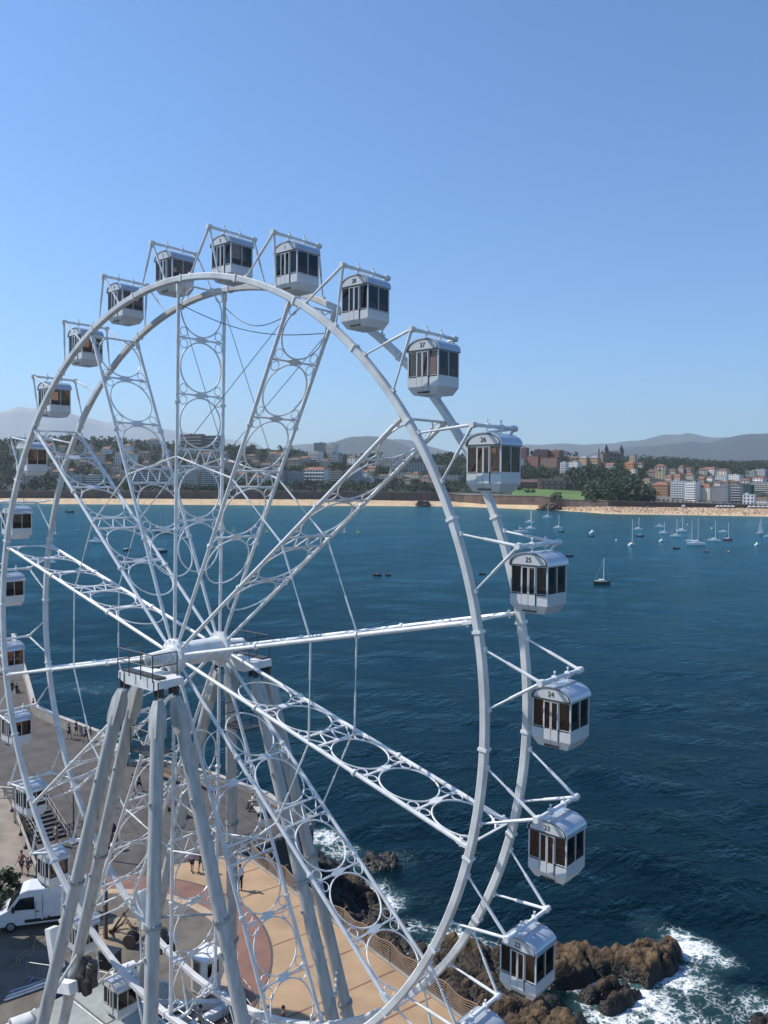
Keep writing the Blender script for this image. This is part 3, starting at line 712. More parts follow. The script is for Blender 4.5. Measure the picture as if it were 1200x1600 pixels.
# control booth
bp = at(322, 1546, .1); t = thing('control_booth', 'white control booth with flat roof and dark window standing on the paved circle', 'booth', bp, rad(4))
b = MB(); b.box((0, 0, 1.02), (1.15, 1.15, 2.04)); part('wall', b, WHITE, t)
b = MB(); b.box((0, 0, 2.10), (1.45, 1.5, .1)); part('roof', b, WHITE, t)
b = MB(); b.box((-.12, -.585, 1.0), (.62, .03, 1.7)); d_ = part('door', b, GALV, t); b = MB(); b.box((-.12, -.604, 1.35), (.44, .012, .75)); part('window', b, GLASS, d_)
b = MB(); b.box((.585, 0, 1.4), (.012, .8, .7)); part('window', b, GLASS, t)
b = MB(); b.tube([(.3, -.62, .9), (.3, -.66, .9), (.3, -.66, 1.1), (.3, -.62, 1.1)], .015, 5); part('handle', b, DSTEEL, d_)
# rounded queue panel
t = thing('queue_barrier', 'white rounded barrier panel with tubular frame beside the boarding deck', 'barrier', at(251, 1570, .1), rad(35)); b = MB()
def rr(wd, h, r, n=6): 
    o = []
    for cx, cz, a0 in ((wd / 2 - r, h - r, 0), (-wd / 2 + r, h - r, 90), (-wd / 2 + r, r, 180), (wd / 2 - r, r, 270)): o += [(cx + math.cos(rad(a0 + 90 * i / n)) * r, cz + math.sin(rad(a0 + 90 * i / n)) * r) for i in range(n + 1)]
    return o
b.tube([(p[0], 0, p[1] + .25) for p in rr(1.3, 1.1, .35)], .05, 8, closed=True)
for x_ in (-.4, .4): b.tube([(x_, 0, .27), (x_, 0, 0)], .04, 6)
part('tube_frame', b, WHITE, t, True); b = MB(); b.extrude([Vector((p[0] * .86, -.01, p[1] * .84 + .34)) for p in rr(1.3, 1.1, .35)], (0, .02, 0)); part('panel', b, mat('panel_grey', (.5, .53, .58), .3), t)
# gear chests and blue tarp bundle by the deck
def chest(px_, py_, sz, m, label, rz=.4, name='equipment_chest'):
    t = thing(name, label, 'equipment', at(px_, py_, .02), rz); b = MB(); b.box((0, 0, sz[2] / 2), sz); part('case', b, m, t)
    b = MB(); b.box((0, 0, sz[2] + .03), (sz[0] + .06, sz[1] + .06, .07)); part('lid', b, m, t)
    b = MB()
    for s in (-1, 1): b.tube([(s * sz[0] * .3 - .1, -sz[1] / 2 - .01, sz[2] * .6), (s * sz[0] * .3 - .1, -sz[1] / 2 - .06, sz[2] * .6), (s * sz[0] * .3 + .1, -sz[1] / 2 - .06, sz[2] * .6), (s * sz[0] * .3 + .1, -sz[1] / 2 - .01, sz[2] * .6)], .015, 5)
    part('handle', b, DSTEEL, t)
chest(172, 1510, (1.0, .8, .9), mat('navy_plastic', (.012, .018, .03), .5), 'dark navy equipment chest behind the drive motors')
chest(88, 1552, (.8, .6, .6), mat('blue_plastic', (.02, .07, .2), .5), 'blue equipment chest between the two left legs', .9)
# loose gear round the base
PIPE = mat('rusty_pipe', (.16, .10, .07), .7, var=.2, scale=4)
for i in range(7):
    p = at(84 + 5 * i, 1592 - 3 * i, .12); a = .3 + .35 * i; b = MB(); d_ = Vector((math.cos(a), math.sin(a), .02 * i)); b.tube([p - d_ * .9 + Z * .06 * i, p + d_ * 1.1 + Z * .07 * i], .035, 6)
    tag(b.build('scaffold_pipe', PIPE, None, True), 'brown scaffold pipe lying crosswise in the heap between the near left legs', 'pipe', 'scaffold pipes heaped at the leg feet')
for i, (px_, py_, rz_) in enumerate(((66, 1535, .5), (300, 1590, -.3), (345, 1588, -.3), (392, 1575, -.3), (150, 1545, .4))):
    t = thing('crowd_barrier', ('steel barrier beside the poles at the lower left', 'steel barrier on the deck side, left of the booth front', 'steel barrier directly before the booth', 'steel barrier right of the booth near the tan paving', 'steel barrier behind the drive motors')[i], 'barrier', at(px_, py_, .02), rz_); b = MB()
    b.tube([(-1, 0, 0), (-1, 0, 1.05), (1, 0, 1.05), (1, 0, 0)], .022, 6); b.tube([(-1, 0, .2), (1, 0, .2)], .018, 6); part('frame', b, GALV, t)
    b = MB(); [b.tube([(-.9 + .15 * k, 0, .2), (-.9 + .15 * k, 0, 1.05)], .008, 4) for k in range(13)]; part('bars', b, GALV, t)
    for s in (-.7, .7): b = MB(); b.bar((s, -.3, .03), (s, .3, .03), .05, .05); part('foot', b, GALV, t)
t = thing('cable_reel', 'wooden cable reel with black cable beside the sand bed', 'cable reel', at(205, 1478, .02), .6); b = MB(); [b.lathe((0, q, .42), Y, [(-.03, .42), (.03, .42)], 20) for q in (-.3, .3)]; part('flange', b, MATS['rusty_pipe'], t)
b = MB(); b.lathe((0, 0, .42), Y, [(-.27, .3), (.27, .3)], 20); part('cable_coil', b, DARK, t)

# ================================================================== PIER, TERRACE AND PLAZA
ASPH = mat('asphalt', (.098, .086, .077), .85, var=.20, scale=.5, bump=.25, bscale=14)
TERR = mat('terrace_stone', (.43, .285, .165), .8, var=.13, scale=.4, bump=.15, bscale=9)
CONC = mat('pale_concrete', (.34, .31, .27), .85, var=.15, scale=.8, bump=.3, bscale=6)
SETT = mat('grey_setts', (.15, .13, .105), .85, var=.2, scale=.7, bump=.7, bscale=4.5)
REDP = mat('red_paving', (.235, .12, .09), .8, var=.15, scale=.6, bump=.2, bscale=8)
TANP = mat('tan_paving', (.46, .33, .22), .8, var=.12, scale=.8)
SANDY = mat('sandy_ground', (.36, .28, .19), .9, var=.2, scale=1.2, bump=.6, bscale=5)
LIGHTG = mat('worn_light_ground', (.30, .25, .20), .9, var=.18, scale=.5, bump=.4, bscale=4)
edge = [at(x, y, 1.1) for x, y in ((22, 990), (44, 1054), (57, 1102), (93, 1118), (157, 1142), (203, 1178))] + [at(x, y, .5) for x, y in ((262, 1188), (330, 1205), (420, 1238), (455, 1262))] + [CORNER]
sea_edge = [Vector((p.x, p.y, 0)) for p in edge]
land = sea_edge + [NOTCH, RAILA + Vector((.25, .35, 0)), RAILC + Vector((.25, .35, 0))]
outer = [(p.x, p.y) for p in land] + [(RAILC.x + 10, -90), (-190, -90)] + [(at(x, y).x, at(x, y).y) for x, y in ((-260, 1040), (-60, 985))]
tag(MB().prism(outer[::-1], -8.6, 0).build('plaza', ASPH), kind='structure')
# tan terrace (sheet above the asphalt)
tl = [at(x, y) for x, y in ((150, 1395), (200, 1380), (262, 1353), (330, 1341))] + [NOTCH + Vector((0, -.3, 0)), RAILA, RAILC, Vector((RAILC.x - 2, -12, 0)), Vector((10, -12, 0)), Vector((-6, -8, 0)), Vector((-14, 0, 0))]
tag(MB().prism([(p.x, p.y) for p in tl][::-1], .0005, .004).build('terrace', TERR), kind='structure')
jn = MB(); nrm = Vector((-RD.y, RD.x, 0)) * -1
for i in range(18):
    p = RAILA + RD * (1.6 + 3.25 * i); q = p + nrm * 15
    if i < 4: q = p + nrm * (1.5 + 2.2 * i)
    jn.bar((p.x, p.y, .0048), (q.x, q.y, .0048), .13, .004)
tag(jn.build('paving_joint', REDP), kind='structure')
sl = MB()
for i in range(9):
    p, q = at(40 + 34 * i, 1190 + 5 * i), at(120 + 40 * i, 1345 - 4 * i)
    if i not in (2, 5): sl.bar((p.x, p.y, .0022), (q.x, q.y, .0022), .07, .004)
for y_ in (1205, 1232, 1262, 1298): p, q = at(60, y_ - 14), at(360, y_ + 22); sl.bar((p.x, p.y, .0026), (q.x, q.y, .0026), .06, .004)
tag(sl.build('slab_joint', mat('joint_dark', (.045, .04, .037), .9)), kind='structure')
CC = Vector((-14.9, 1.8, 0))
def annulus(name, r0, r1, z, m, c=CC):
    n = 96; vs = []; fs = []
    for r in (r0, r1): vs += [c + Vector((math.cos(2 * PI * i / n) * r, math.sin(2 * PI * i / n) * r, z)) for i in range(n)]
    fs = [(i, n + i, n + (i + 1) % n, (i + 1) % n) for i in range(n)]
    return tag(MB().add(vs, fs).build(name, m), kind='structure')
annulus('red_paving_ring', 9.85, 11.8, .009, REDP); annulus('tan_paving_ring', 9.2, 9.85, .0095, TANP); annulus('sett_circle', .01, 9.2, .009, SETT)
annulus('dark_paving_edge', 11.8, 11.95, .0092, mat('dark_edge', (.09, .08, .07), .8))
# worn pale ground by the stairs
pg = [at(x, y) for x, y in ((-60, 1330), (-60, 1215), (0, 1228), (16, 1255), (45, 1330), (62, 1385), (30, 1400), (-40, 1420))]
tag(MB().prism([(p.x, p.y) for p in pg][::-1], .001, .005).build('worn_ground', LIGHTG), kind='structure')
# parapets
def wall_strip(name, pts, h, th, m, label, cap=.06):
    t = thing(name, label, 'wall', pts[0]); o = pts[0]; b = MB(); c = MB(); n = len(pts)
    for i in range(n - 1):
        a, b_ = pts[i] - o, pts[i + 1] - o; d = (b_ - a).normalized(); a2 = a - d * .0; nn = Vector((d.y, -d.x, 0))
        off = -nn * (th / 2) if False else nn * (th / 2)
        b.bar(a + off + Z * (h / 2 - .3), b_ + off + d * (th * .3) + Z * (h / 2 - .3), th, h + .6); c.bar(a + off + Z * (h + cap / 2), b_ + off + d * (th * .4) + Z * (h + cap / 2), th + .08, cap)
    part('wall', b, m, t); part('coping', c, mat('coping_stone', (.46, .42, .37), .85, scale=2), t); return t
wall_strip('parapet_wall', sea_edge[:6], 1.1, .45, CONC, 'high concrete parapet along the far part of the pier')
wall_strip('low_sea_wall', sea_edge[5:], .45, .4, CONC, 'low stone wall edging the grey pier beside the water')
# pier railing at the notch
t = thing('pier_railing', 'thin dark railing along the front edge of the grey pier corner', 'railing', NOTCH); b = MB(); v = CORNER - NOTCH; L_ = v.length; vd = v.normalized()
for k in range(int(L_ / .14)):
    b.tube([vd * (.14 * k) + Z * .1, vd * (.14 * k) + Z * 1.0], .01, 4)
for z_ in (.1, 1.02): b.tube([Z * z_, v + Z * z_], .025, 6)
for k in range(6): b.tube([v * (k / 5), v * (k / 5) + Z * 1.05], .03, 6)
b.v = [tuple(Vector(p) + Vector((-.2, -.2, 0))) for p in b.v]; part('rails', b, DSTEEL, t)
b = MB(); b.bar(Vector((0, 0, -.12)), v + Vector((0, 0, -.12)), .5, .22); part('edge_slab', b, CONC, t)
# wavy terrace railing
WOODR = mat('weathered_rail', (.17, .105, .06), .6, var=.15, scale=3); t = thing('wavy_railing', 'weathered brown railing of wavy horizontal bars along the tan terrace edge', 'railing', RAILA)
pitch_ = 2.45; nb = 19
for i in range(nb + 1):
    p = RD * (pitch_ * i); b = MB(); b.tube([p, p + Z * 1.15, p + Z * 1.3 + Vector((.05, .12, 0)), p + Z * 1.36 + Vector((.08, .26, 0)), p + Z * 1.27 + Vector((.09, .34, 0))], [.055, .055, .05, .05, .05], 8); part('post', b, WOODR, t, True)
for q in range(8):
    b = MB(); pts = []
    for i in range(nb * 8 + 1):
        u_ = i / 8; zz_ = .18 + .14 * q + (.03 + .011 * q) * math.cos(2 * PI * u_)
        pts.append(RD * (pitch_ * u_) + Z * zz_ )
    b.tube(pts, .05 if q == 7 else .03, 6); part('rail', b, WOODR, t, True)
b = MB(); b.bar(Vector((0, 0, .06)), RD * 52 + Vector((0, 0, .06)), .35, .12); part('kerb', b, CONC, t)

# ---- anchor monument in its sand bed
AP = at(180, 1462); RUST = mat('rust', (.11, .05, .03), .8, var=.2, scale=5)
bed = MB(); bc = at(178, 1458); vs = [bc + Vector((0, 0, .16))]
bl_ = [bc + Vector((math.cos(2 * PI * i / 40) * 2.0, math.sin(2 * PI * i / 40) * 1.9, .012)) for i in range(40)]
b = MB()
for r_, z_ in ((.0, .24), (.8, .22), (1.5, .15), (1.95, .012)):
    for i in range(40): b.v.append(tuple(bc + Vector((math.cos(2 * PI * i / 40) * r_, math.sin(2 * PI * i / 40) * r_, z_ + .05 * mnoise.noise(Vector((i * .5, r_ * 2, 0)))))))
b.f = [(q * 40 + i, q * 40 + (i + 1) % 40, q * 40 + 40 + (i + 1) % 40, q * 40 + 40 + i) for q in range(3) for i in range(40)]; b.mi = [0] * len(b.f)
tag(b.build('sand_bed', SANDY, None, True), kind='structure')
for i in range(26):
    a = random.random() * 6.28; r_ = random.random() ** .6 * 1.7; p = bc + Vector((math.cos(a) * r_, math.sin(a) * r_, .2 - .06 * r_)); b = MB(); s = random.uniform(.06, .19)
    b.ball((0, 0, 0), s, 7, 5, (1.2, .9, .6)); b.v = [tuple(Vector(q) * (1 + .35 * mnoise.noise(Vector(q) * 7 + Vector((i, 0, 0))))) for q in b.v]
    o = b.build('stone', SANDY); o.location = p; o.rotation_euler = (0, 0, a); tag(o, 'small brown stone lying in the sand round the rusty anchor', 'stone', 'stones in the anchor sand bed')
t = thing('anchor', 'rusty iron ship anchor with chain standing in the round sand bed', 'anchor', AP + Z * .15, rad(20)); b = MB()
s0, s1 = Vector((-.2, 0, .15)), Vector((.55, .15, 1.3)); b.tube([s0, s1], [.085, .05], 8); part('shank', b, RUST, t)
b = MB(); b.tube([Vector((-.22 + .35 * abs(q) , q * .65, .12 + .32 * abs(q) ** 1.6)) for q in (-1, -.75, -.5, -.25, 0, .25, .5, .75, 1)], [.03, .06, .08, .085, .09, .085, .08, .06, .03], 8); part('arms', b, RUST, t)
for s in (-1, 1): b = MB(); b.extrude([(.03, s * .5, .2), (.27, s * .55, .48), (.16, s * .72, .62), (.0, s * .65, .4)], (.05, 0, .02)); part('fluke', b, RUST, t)
b = MB(); b.tube([s1 + Vector((-.15, .6, -.06)), s1 + Vector((.12, -.6, -.1))], .045, 8); part('stock', b, RUST, t)
b = MB()
for k in range(14):
    p = s1.lerp(Vector((1.0, .9, .05)), k / 13) - Z * (.3 * math.sin(PI * k / 13)); b.ring(p, (1, 0, 0) if k % 2 else (0, 1, 0), Z, .085, .025, 10, 5)
part('chain', b, RUST, t)
t = thing('wooden_post', 'tall brown square post standing at the front of the sand bed', 'post', at(165, 1471)); b = MB(); b.box((0, 0, 1.8), (.2, .2, 3.6)); part('shaft', b, mat('post_wood', (.13, .085, .06), .7), t); b = MB(); b.box((0, 0, 3.65), (.26, .26, .1)); part('cap', b, RUST, t)
b = MB(); b.box((0, 0, .05), (.36, .36, .1)); part('foot_plate', b, RUST, t)

# ---- stairway with handrails
SA, SB = at(58, 1318), at(102, 1306); sv = (SB - SA); sw = sv.length; sx_ = sv.normalized(); sy_ = Vector((-sx_.y, sx_.x, 0))
t = thing('stairway', 'dark metal stairway with pale step edges at the left side of the plaza', 'stairs', SA, math.atan2(sx_.y, sx_.x))
for i in range(7):
    b = MB(); b.box((sw / 2, .18 + .52 * i, .10 + .17 * i), (sw, .52, .2 + .0 * i)); b.box((sw / 2, .18 + .52 * i, .085 * i), (sw - .1, .40, .17 * i + .01)); part('step', b, DSTEEL, t)
    b = MB(); b.box((sw / 2, -.075 + .52 * i, .205 + .17 * i), (sw, .05, .025)); part('step_edge', b, CONC, t)
b = MB(); b.box((sw / 2, 4.6, .62), (sw, 1.8, 1.24)); part('landing', b, mat('landing_asphalt', (.15, .135, .125), .85), t)
for s in (0, 1):
    b = MB(); x_ = sw * s
    for q in range(5): b.tube([(x_, -.1 + q * 1.0, .17 * q * 1.9), (x_, -.1 + q * 1.0, .17 * q * 1.9 + 1.0)], .03, 6)
    for h_ in (.55, 1.0): b.tube([(x_, -.3, h_), (x_, 3.9, 1.29 + h_)], .028, 6)
    if s: 
        for h_ in (.55, 1.0): b.tube([(x_, -.3, h_), (x_ + 2.2, -.6, h_)], .028, 6)
        for q in range(3): b.tube([(x_ + .2 + q, -.35 - .1 * q, 0), (x_ + .2 + q, -.35 - .1 * q, 1.0)], .03, 6)
    part('handrail', b, DSTEEL, t)
t = thing('ramp_handrail', 'long pale double handrail on dark posts running past the stairs and gondolas', 'handrail', at(19, 1268)); b = MB(); e0, e1 = Vector((0, 0, 0)), at(57, 1372) - at(19, 1268)
for h_ in (.65, .8, 1.05): b.tube([e0 + Z * h_, e1 + Z * h_], .05, 6)
part('rail', b, CONC, t)
for k in range(6): b = MB(); p = e0.lerp(e1, k / 5); b.tube([p, p + Z * 1.05], .05, 6); b.box(p + Z * .1, (.16, .3, .2)); part('post', b, DSTEEL, t)
t = thing('edge_fence', 'thin grey tube fence at the far left edge above the stairs', 'fence', at(-20, 1245)); b = MB(); e1 = at(20, 1248) - at(-20, 1245)
for r_ in (0, 1):
    o_ = Vector((1.6, 2.4, 0)) * r_
    for h_ in (.3, .65, 1.0): b.tube([o_ + Z * h_, o_ + e1 + Z * h_], .03, 6)
    for k in range(4): b.tube([o_ + e1 * (k / 3), o_ + e1 * (k / 3) + Z * 1.02], .035, 6)
part('tubes', b, GALV, t)

# ---- lamp post, signpost, benches, poles, ropes
t = thing('lamp_post', 'slim dark lamp post on a square foot near the foot of the stairs', 'lamp post', at(115, 1317)); b = MB(); b.tube([(0, 0, 0), (0, 0, 4.6)], [.07, .045], 8); part('pole', b, DSTEEL, t); b = MB(); b.box((0, 0, .06), (.7, .7, .12)); part('foot', b, GALV, t)
b = MB(); b.lathe((0, 0, 4.6), Z, [(0, .06), (.05, .22), (.3, .26), (.38, .1)], 12); part('lantern', b, DSTEEL, t)
t = thing('signpost', 'signpost with orange box on top, round dark purple sign and brown panel', 'sign', at(176, 1345), rad(25)); b = MB(); b.tube([(0, 0, 0), (0, 0, 4.0)], .045, 8); part('pole', b, DSTEEL, t)
b = MB(); b.box((.12, 0, 4.05), (.6, .25, .22)); part('top_box', b, mat('orange_box', (.42, .22, .1), .6), t)
b = MB(); b.lathe((.0, -.06, 2.55), Y, [(-.02, .38), (.02, .38)], 20); part('round_sign', b, mat('purple_sign', (.05, .012, .05), .4), t)
b = MB(); b.box((0, -.06, 1.75), (1.0, .04, .6)); part('panel', b, mat('brown_panel', (.20, .08, .05), .5), t); b = MB(); b.box((-.1, -.09, 1.15), (.9, .06, .5)); part('lower_panel', b, DARK, t)
def bench(px, py, yaw, label, m=CONC, L=2.6):
    t = thing('bench', label, 'bench', at(px, py), yaw); b = MB(); b.box((0, 0, .45), (L, .5, .1)); part('seat', b, m, t)
    for s in (-1, 1): b = MB(); b.box((s * L * .38, 0, .2), (.14, .4, .4)); part('leg', b, DSTEEL, t)
    b = MB(); b.box((0, .24, .72), (L, .06, .34)); part('backrest', b, m, t)
    for s in (-.8, .8): pass
    return t
bn = bench(400, 1268, rad(-25), 'pale bench on the grey pier with two people sitting on it', mat('bench_pale', (.5, .46, .4), .7), 3.0)
bench(262, 1220, rad(0), 'brown wooden bench near the low pier wall, left of the other brown one', mat('bench_brown', (.22, .15, .1), .7))
bench(319, 1233, rad(-8), 'brown wooden bench near the low pier wall, nearest the pale tower legs', MATS['bench_brown'])
bench(275, 1272, rad(-5), 'low dark brown bench alone on the open grey plaza', mat('bench_dark', (.10, .06, .05), .7))
for i in range(4):
    p = at(6 + 3 * i, 1566 - 4 * i); b = MB(); d_ = (at(72, 1540) - at(8, 1562)).normalized(); b.tube([p + Z * (.08 + .05 * (i % 2)), p + d_ * (3.2 + .5 * (i % 3)) + Z * (.08 + .05 * (i % 2))], .07, 8)
    tag(b.build('steel_pole', mat('blue_grey_steel', (.35, .42, .5), .35, .5), None, True), 'long blue grey steel pole lying in the pile at the lower left', 'pole', 'steel poles piled on the ground')
for i, (a_, b2) in enumerate((((75, 1455), (8, 1518)), ((70, 1470), (16, 1516)))):
    p, q = at(*a_), at(*b2); b = MB(); b.tube([p.lerp(q, k / 16) + Vector((.12 * math.sin(k * 1.1), .1 * math.cos(k * .9), .03)) for k in range(17)], .022, 5)
    tag(b.build('rope', mat('rope', (.4, .33, .22), .9)), ('frayed rope lying on the dark ground below the van', 'shorter rope beside the longer one below the van')[i], 'rope')
p, q = at(37, 1449), at(78, 1453); b = MB(); pts = [(p + Z * .9).lerp(q + Z * .9, k / 12) - Z * .25 * math.sin(PI * k / 12) for k in range(13)]
for k in range(12): b.cur = k % 2; b.bar(pts[k], pts[k + 1], .02, .09)
tag(b.build('barrier_tape', [mat('tape_white', (.7, .7, .68), .6), mat('tape_red', (.45, .05, .04), .6)]), 'red and white barrier tape strung in front of the van', 'tape')

# ---- white panel van
vd_ = Vector((-.55, -.83, 0)).normalized(); vn = Vector((.83, -.55, 0)).normalized(); vc = at(16, 1457) - vd_ * 1.75 - vn * .93
t = thing('panel_van', 'white panel van with high roof parked behind the support legs', 'van', vc, math.atan2(vd_.y, vd_.x))
prof = [(-2.75, .35), (-2.75, 2.35), (-2.55, 2.5), (.75, 2.52), (1.15, 2.40), (1.95, 1.38), (2.55, 1.12), (2.75, .95), (2.75, .35)]
VW = .98; b = MB(); n = len(prof); ins = lambda z_: VW - max(0, (z_ - 1.1)) * .11
vs = [(x_, -ins(z_), z_) for x_, z_ in prof] + [(x_, ins(z_), z_) for x_, z_ in prof]
b.add(vs, [tuple(range(n)), tuple(range(2 * n - 1, n - 1, -1))] + [(i, (i + 1) % n, n + (i + 1) % n, n + i) for i in range(n)])
body = b.build('body', mat('van_white', (.72, .72, .72), .25, var=.04, coat=.5)); WMinv = WM[t.name].inverted(); body.parent = t
bv = body.modifiers.new('bevel', 'BEVEL'); bv.width = .09; bv.segments = 3; bv.limit_method = 'ANGLE'
VG = mat('van_glass', (.012, .016, .02), .05)
for s in (-1, 1):
    y_ = lambda z_: s * (ins(z_) + .012)
    b = MB(); b.extrude([(.30, y_(1.32), 1.32), (1.72, y_(1.38), 1.38), (1.18, y_(2.05), 2.05), (.36, y_(2.1), 2.1)], (0, -s * .015, 0)); part('door_window', b, VG, t)
    b = MB(); b.box((-.7, s * (VW + .012), .62), (3.2, .03, .2)); part('side_moulding', b, DARK, t)
    b = MB(); b.box((.15, s * (VW + .014), 1.18), (.22, .03, .05)); b.box((-.15, s * (ins(1.4) + .01), 1.4), (.02, .02, 1.6)); b.box((.25, s * (ins(1.2) + .01), 1.2), (.02, .02, 1.4)); part('door_handle', b, DSTEEL, t)
    b = MB(); b.box((1.55, s * (VW + .14), 1.5), (.16, .2, .34)); part('mirror', b, DARK, t)
    b = MB(); b.extrude([(2.5, s * .96, .95), (2.72, s * .80, .95), (2.66, s * .78, 1.1), (2.35, s * .97, 1.16)], (0, -s * .03, 0)); part('headlight', b, GLASS, t)
    for x_ in (1.72, -1.62):
        b = MB(); b.lathe((x_, s * .87, .34), Y * s, [(-.11, .26), (-.1, .34), (.1, .34), (.12, .28)], 20); wl = part('wheel', b, DARK, t, True); b = MB(); b.lathe((x_, s * .985, .34), Y * s, [(0, .21), (.02, .19), (.03, .06)], 16); part('hub_cap', b, GALV, wl)
b = MB(); b.extrude([(1.22, -.80, 2.33), (1.92, -.90, 1.42), (1.92, .90, 1.42), (1.22, .80, 2.33)], (.02, 0, .018)); part('windscreen', b, VG, t)
b = MB()
for q in (-.7, .7): b.tube([(-1.8, q, 2.62), (-.2, q, 2.62)], .03, 6)
for q in (-1.7, -1., -.3): b.tube([(q, -.75, 2.66), (q, .75, 2.66)], .03, 6); b.box((q, -.7, 2.56), (.06, .06, .12)); b.box((q, .7, 2.56), (.06, .06, .12))
part('roof_rack', b, DSTEEL, t)

# ---- foliage helpers
def leaf_mat(name, c, c2):
    m = mat(name, c, .7, var=.2, scale=1.1, col2=c2); return m
LEAF = [leaf_mat('leaf_dark', (.03, .062, .02), (.010, .024, .008)), leaf_mat('leaf_mid', (.05, .088, .025), (.017, .036, .011)), leaf_mat('leaf_olive', (.066, .085, .028), (.024, .036, .013))]
BARK = mat('bark', (.09, .065, .045), .9)
def crown_mesh(nclump, nleaf, size, rad_=(1, 1, 1), seed=0, m=None, base=.0):
    rg = np.random.default_rng(seed); cs = []
    while len(cs) < nclump:
        p = rg.uniform(-1, 1, 3); r = np.linalg.norm(p)
        if .35 < r < 1 and p[2] > -.75: cs.append(p * (1 + .12 * rg.normal()))
    cs = np.array(cs) * np.array(rad_); vs = []; fs = []
    for c in cs:
        cr = rg.uniform(.22, .38) * min(rad_)
        for k in range(nleaf):
            d = rg.normal(size=3); d /= np.linalg.norm(d); p = c + d * cr * rg.uniform(.5, 1.) ; nrm_ = d + rg.normal(size=3) * .5 + np.array((0, 0, .5)); nrm_ /= np.linalg.norm(nrm_)
            a = np.cross(nrm_, rg.normal(size=3)); a /= np.linalg.norm(a); b_ = np.cross(nrm_, a); s = size * rg.uniform(.6, 1.3)
            o = len(vs); vs += [p - a * s - b_ * s * .6, p + a * s - b_ * s * .6, p + a * s * .8 + b_ * s * .7, p - a * s * .8 + b_ * s * .7]; fs.append((o, o + 1, o + 2, o + 3))
    me = bpy.data.meshes.new('crown'); me.from_pydata([tuple(v) for v in vs], [], fs); me.materials.append(m or LEAF[0]); return me
def near_tree(loc, h, r, label, seed=1):
    t = thing('tree', label, 'tree', loc); cz = h - r * .9
    me = crown_mesh(70, 70, .13, (r, r, r * .9), seed); c = part('crown', me, None, t); c.location = (0, 0, cz)
    b = MB(); b.tube([(0, 0, 0), (.1, .05, h * .35), (0, .1, cz)], [.22, .16, .08], 8)
    for k in range(6):
        a = k * 1.05; b.tube([(0.05, .05, h * .4 + .2 * k), (math.cos(a) * r * .6, math.sin(a) * r * .6, cz + .2 * k)], [.09, .03], 6)
    part('trunk', b, BARK, t, True)
t = thing('shade_block', 'unseen closed block added just outside the frame to shade the lower left ground', 'shade block', (-24.6, -4.4, 0), 0); b = MB(); b.box((0, 0, 4.1), (4.6, 6.0, 8.2)); part('wall', b, CONC, t)  # unseen block added to throw shade over the lower left ground
b = MB(); b.box((0, 0, 8.35), (5.2, 6.6, .3)); part('roof', b, DSTEEL, t); b = MB(); b.box((2.32, 0, 1.1), (.06, 1.0, 2.1)); d_ = part('door', b, GALV, t); b = MB(); b.box((2.37, .35, 1.1), (.06, .12, .04)); part('handle', b, DSTEEL, d_)
near_tree(Vector((-43.6, 2.6, 0)), 7.0, 2.2, 'unseen tree added beside the worn ground to shade the left edge', 5)  # tree out of view, added for the shade it casts
def shrub(px, py, r, label, seed):
    t = thing('shrub', label, 'shrub', at(px, py)); c = part('foliage', crown_mesh(34, 60, .08, (r, r, r * .8), seed), None, t); c.location = (0, 0, r * .7)
    b = MB()
    for k in range(5): b.tube([(0, 0, 0), (math.cos(k * 1.3) * r * .5, math.sin(k * 1.3) * r * .5, r)], [.03, .012], 5)
    part('stem', b, BARK, t)
shrub(2, 1402, 1.3, 'dark shrub at the left edge behind the van bonnet', 8); shrub(-8, 1440, 1.2, 'low dark shrub at the left edge before the van', 9)

# ---- people
def skin_mesh(verts, edges, radii, m, sub=1, root=0):
    me = bpy.data.meshes.new('s'); me.from_pydata([tuple(v) for v in verts], edges, []); o = bpy.data.objects.new('s', me); COL.objects.link(o)
    md = o.modifiers.new('k', 'SKIN'); md.use_smooth_shade = True
    for i, r in enumerate(radii): me.skin_vertices[0].data[i].radius = (r if isinstance(r, tuple) else (r, r)); me.skin_vertices[0].data[i].use_root = (i == root)
    o.modifiers.new('u', 'SUBSURF').levels = sub
    bpy.context.view_layer.update(); r_ = bpy.data.meshes.new_from_object(o.evaluated_get(bpy.context.evaluated_depsgraph_get()))
    bpy.data.objects.remove(o); bpy.data.meshes.remove(me); r_.materials.clear(); r_.materials.append(m); r_.polygons.foreach_set('use_smooth', [True] * len(r_.polygons)); return r_
CLO = {}
def cloth(c): 
    k = 'cloth_%02d_%02d_%02d' % tuple(int(x * 99) for x in c); return mat(k, c, .85, var=.08, scale=9)
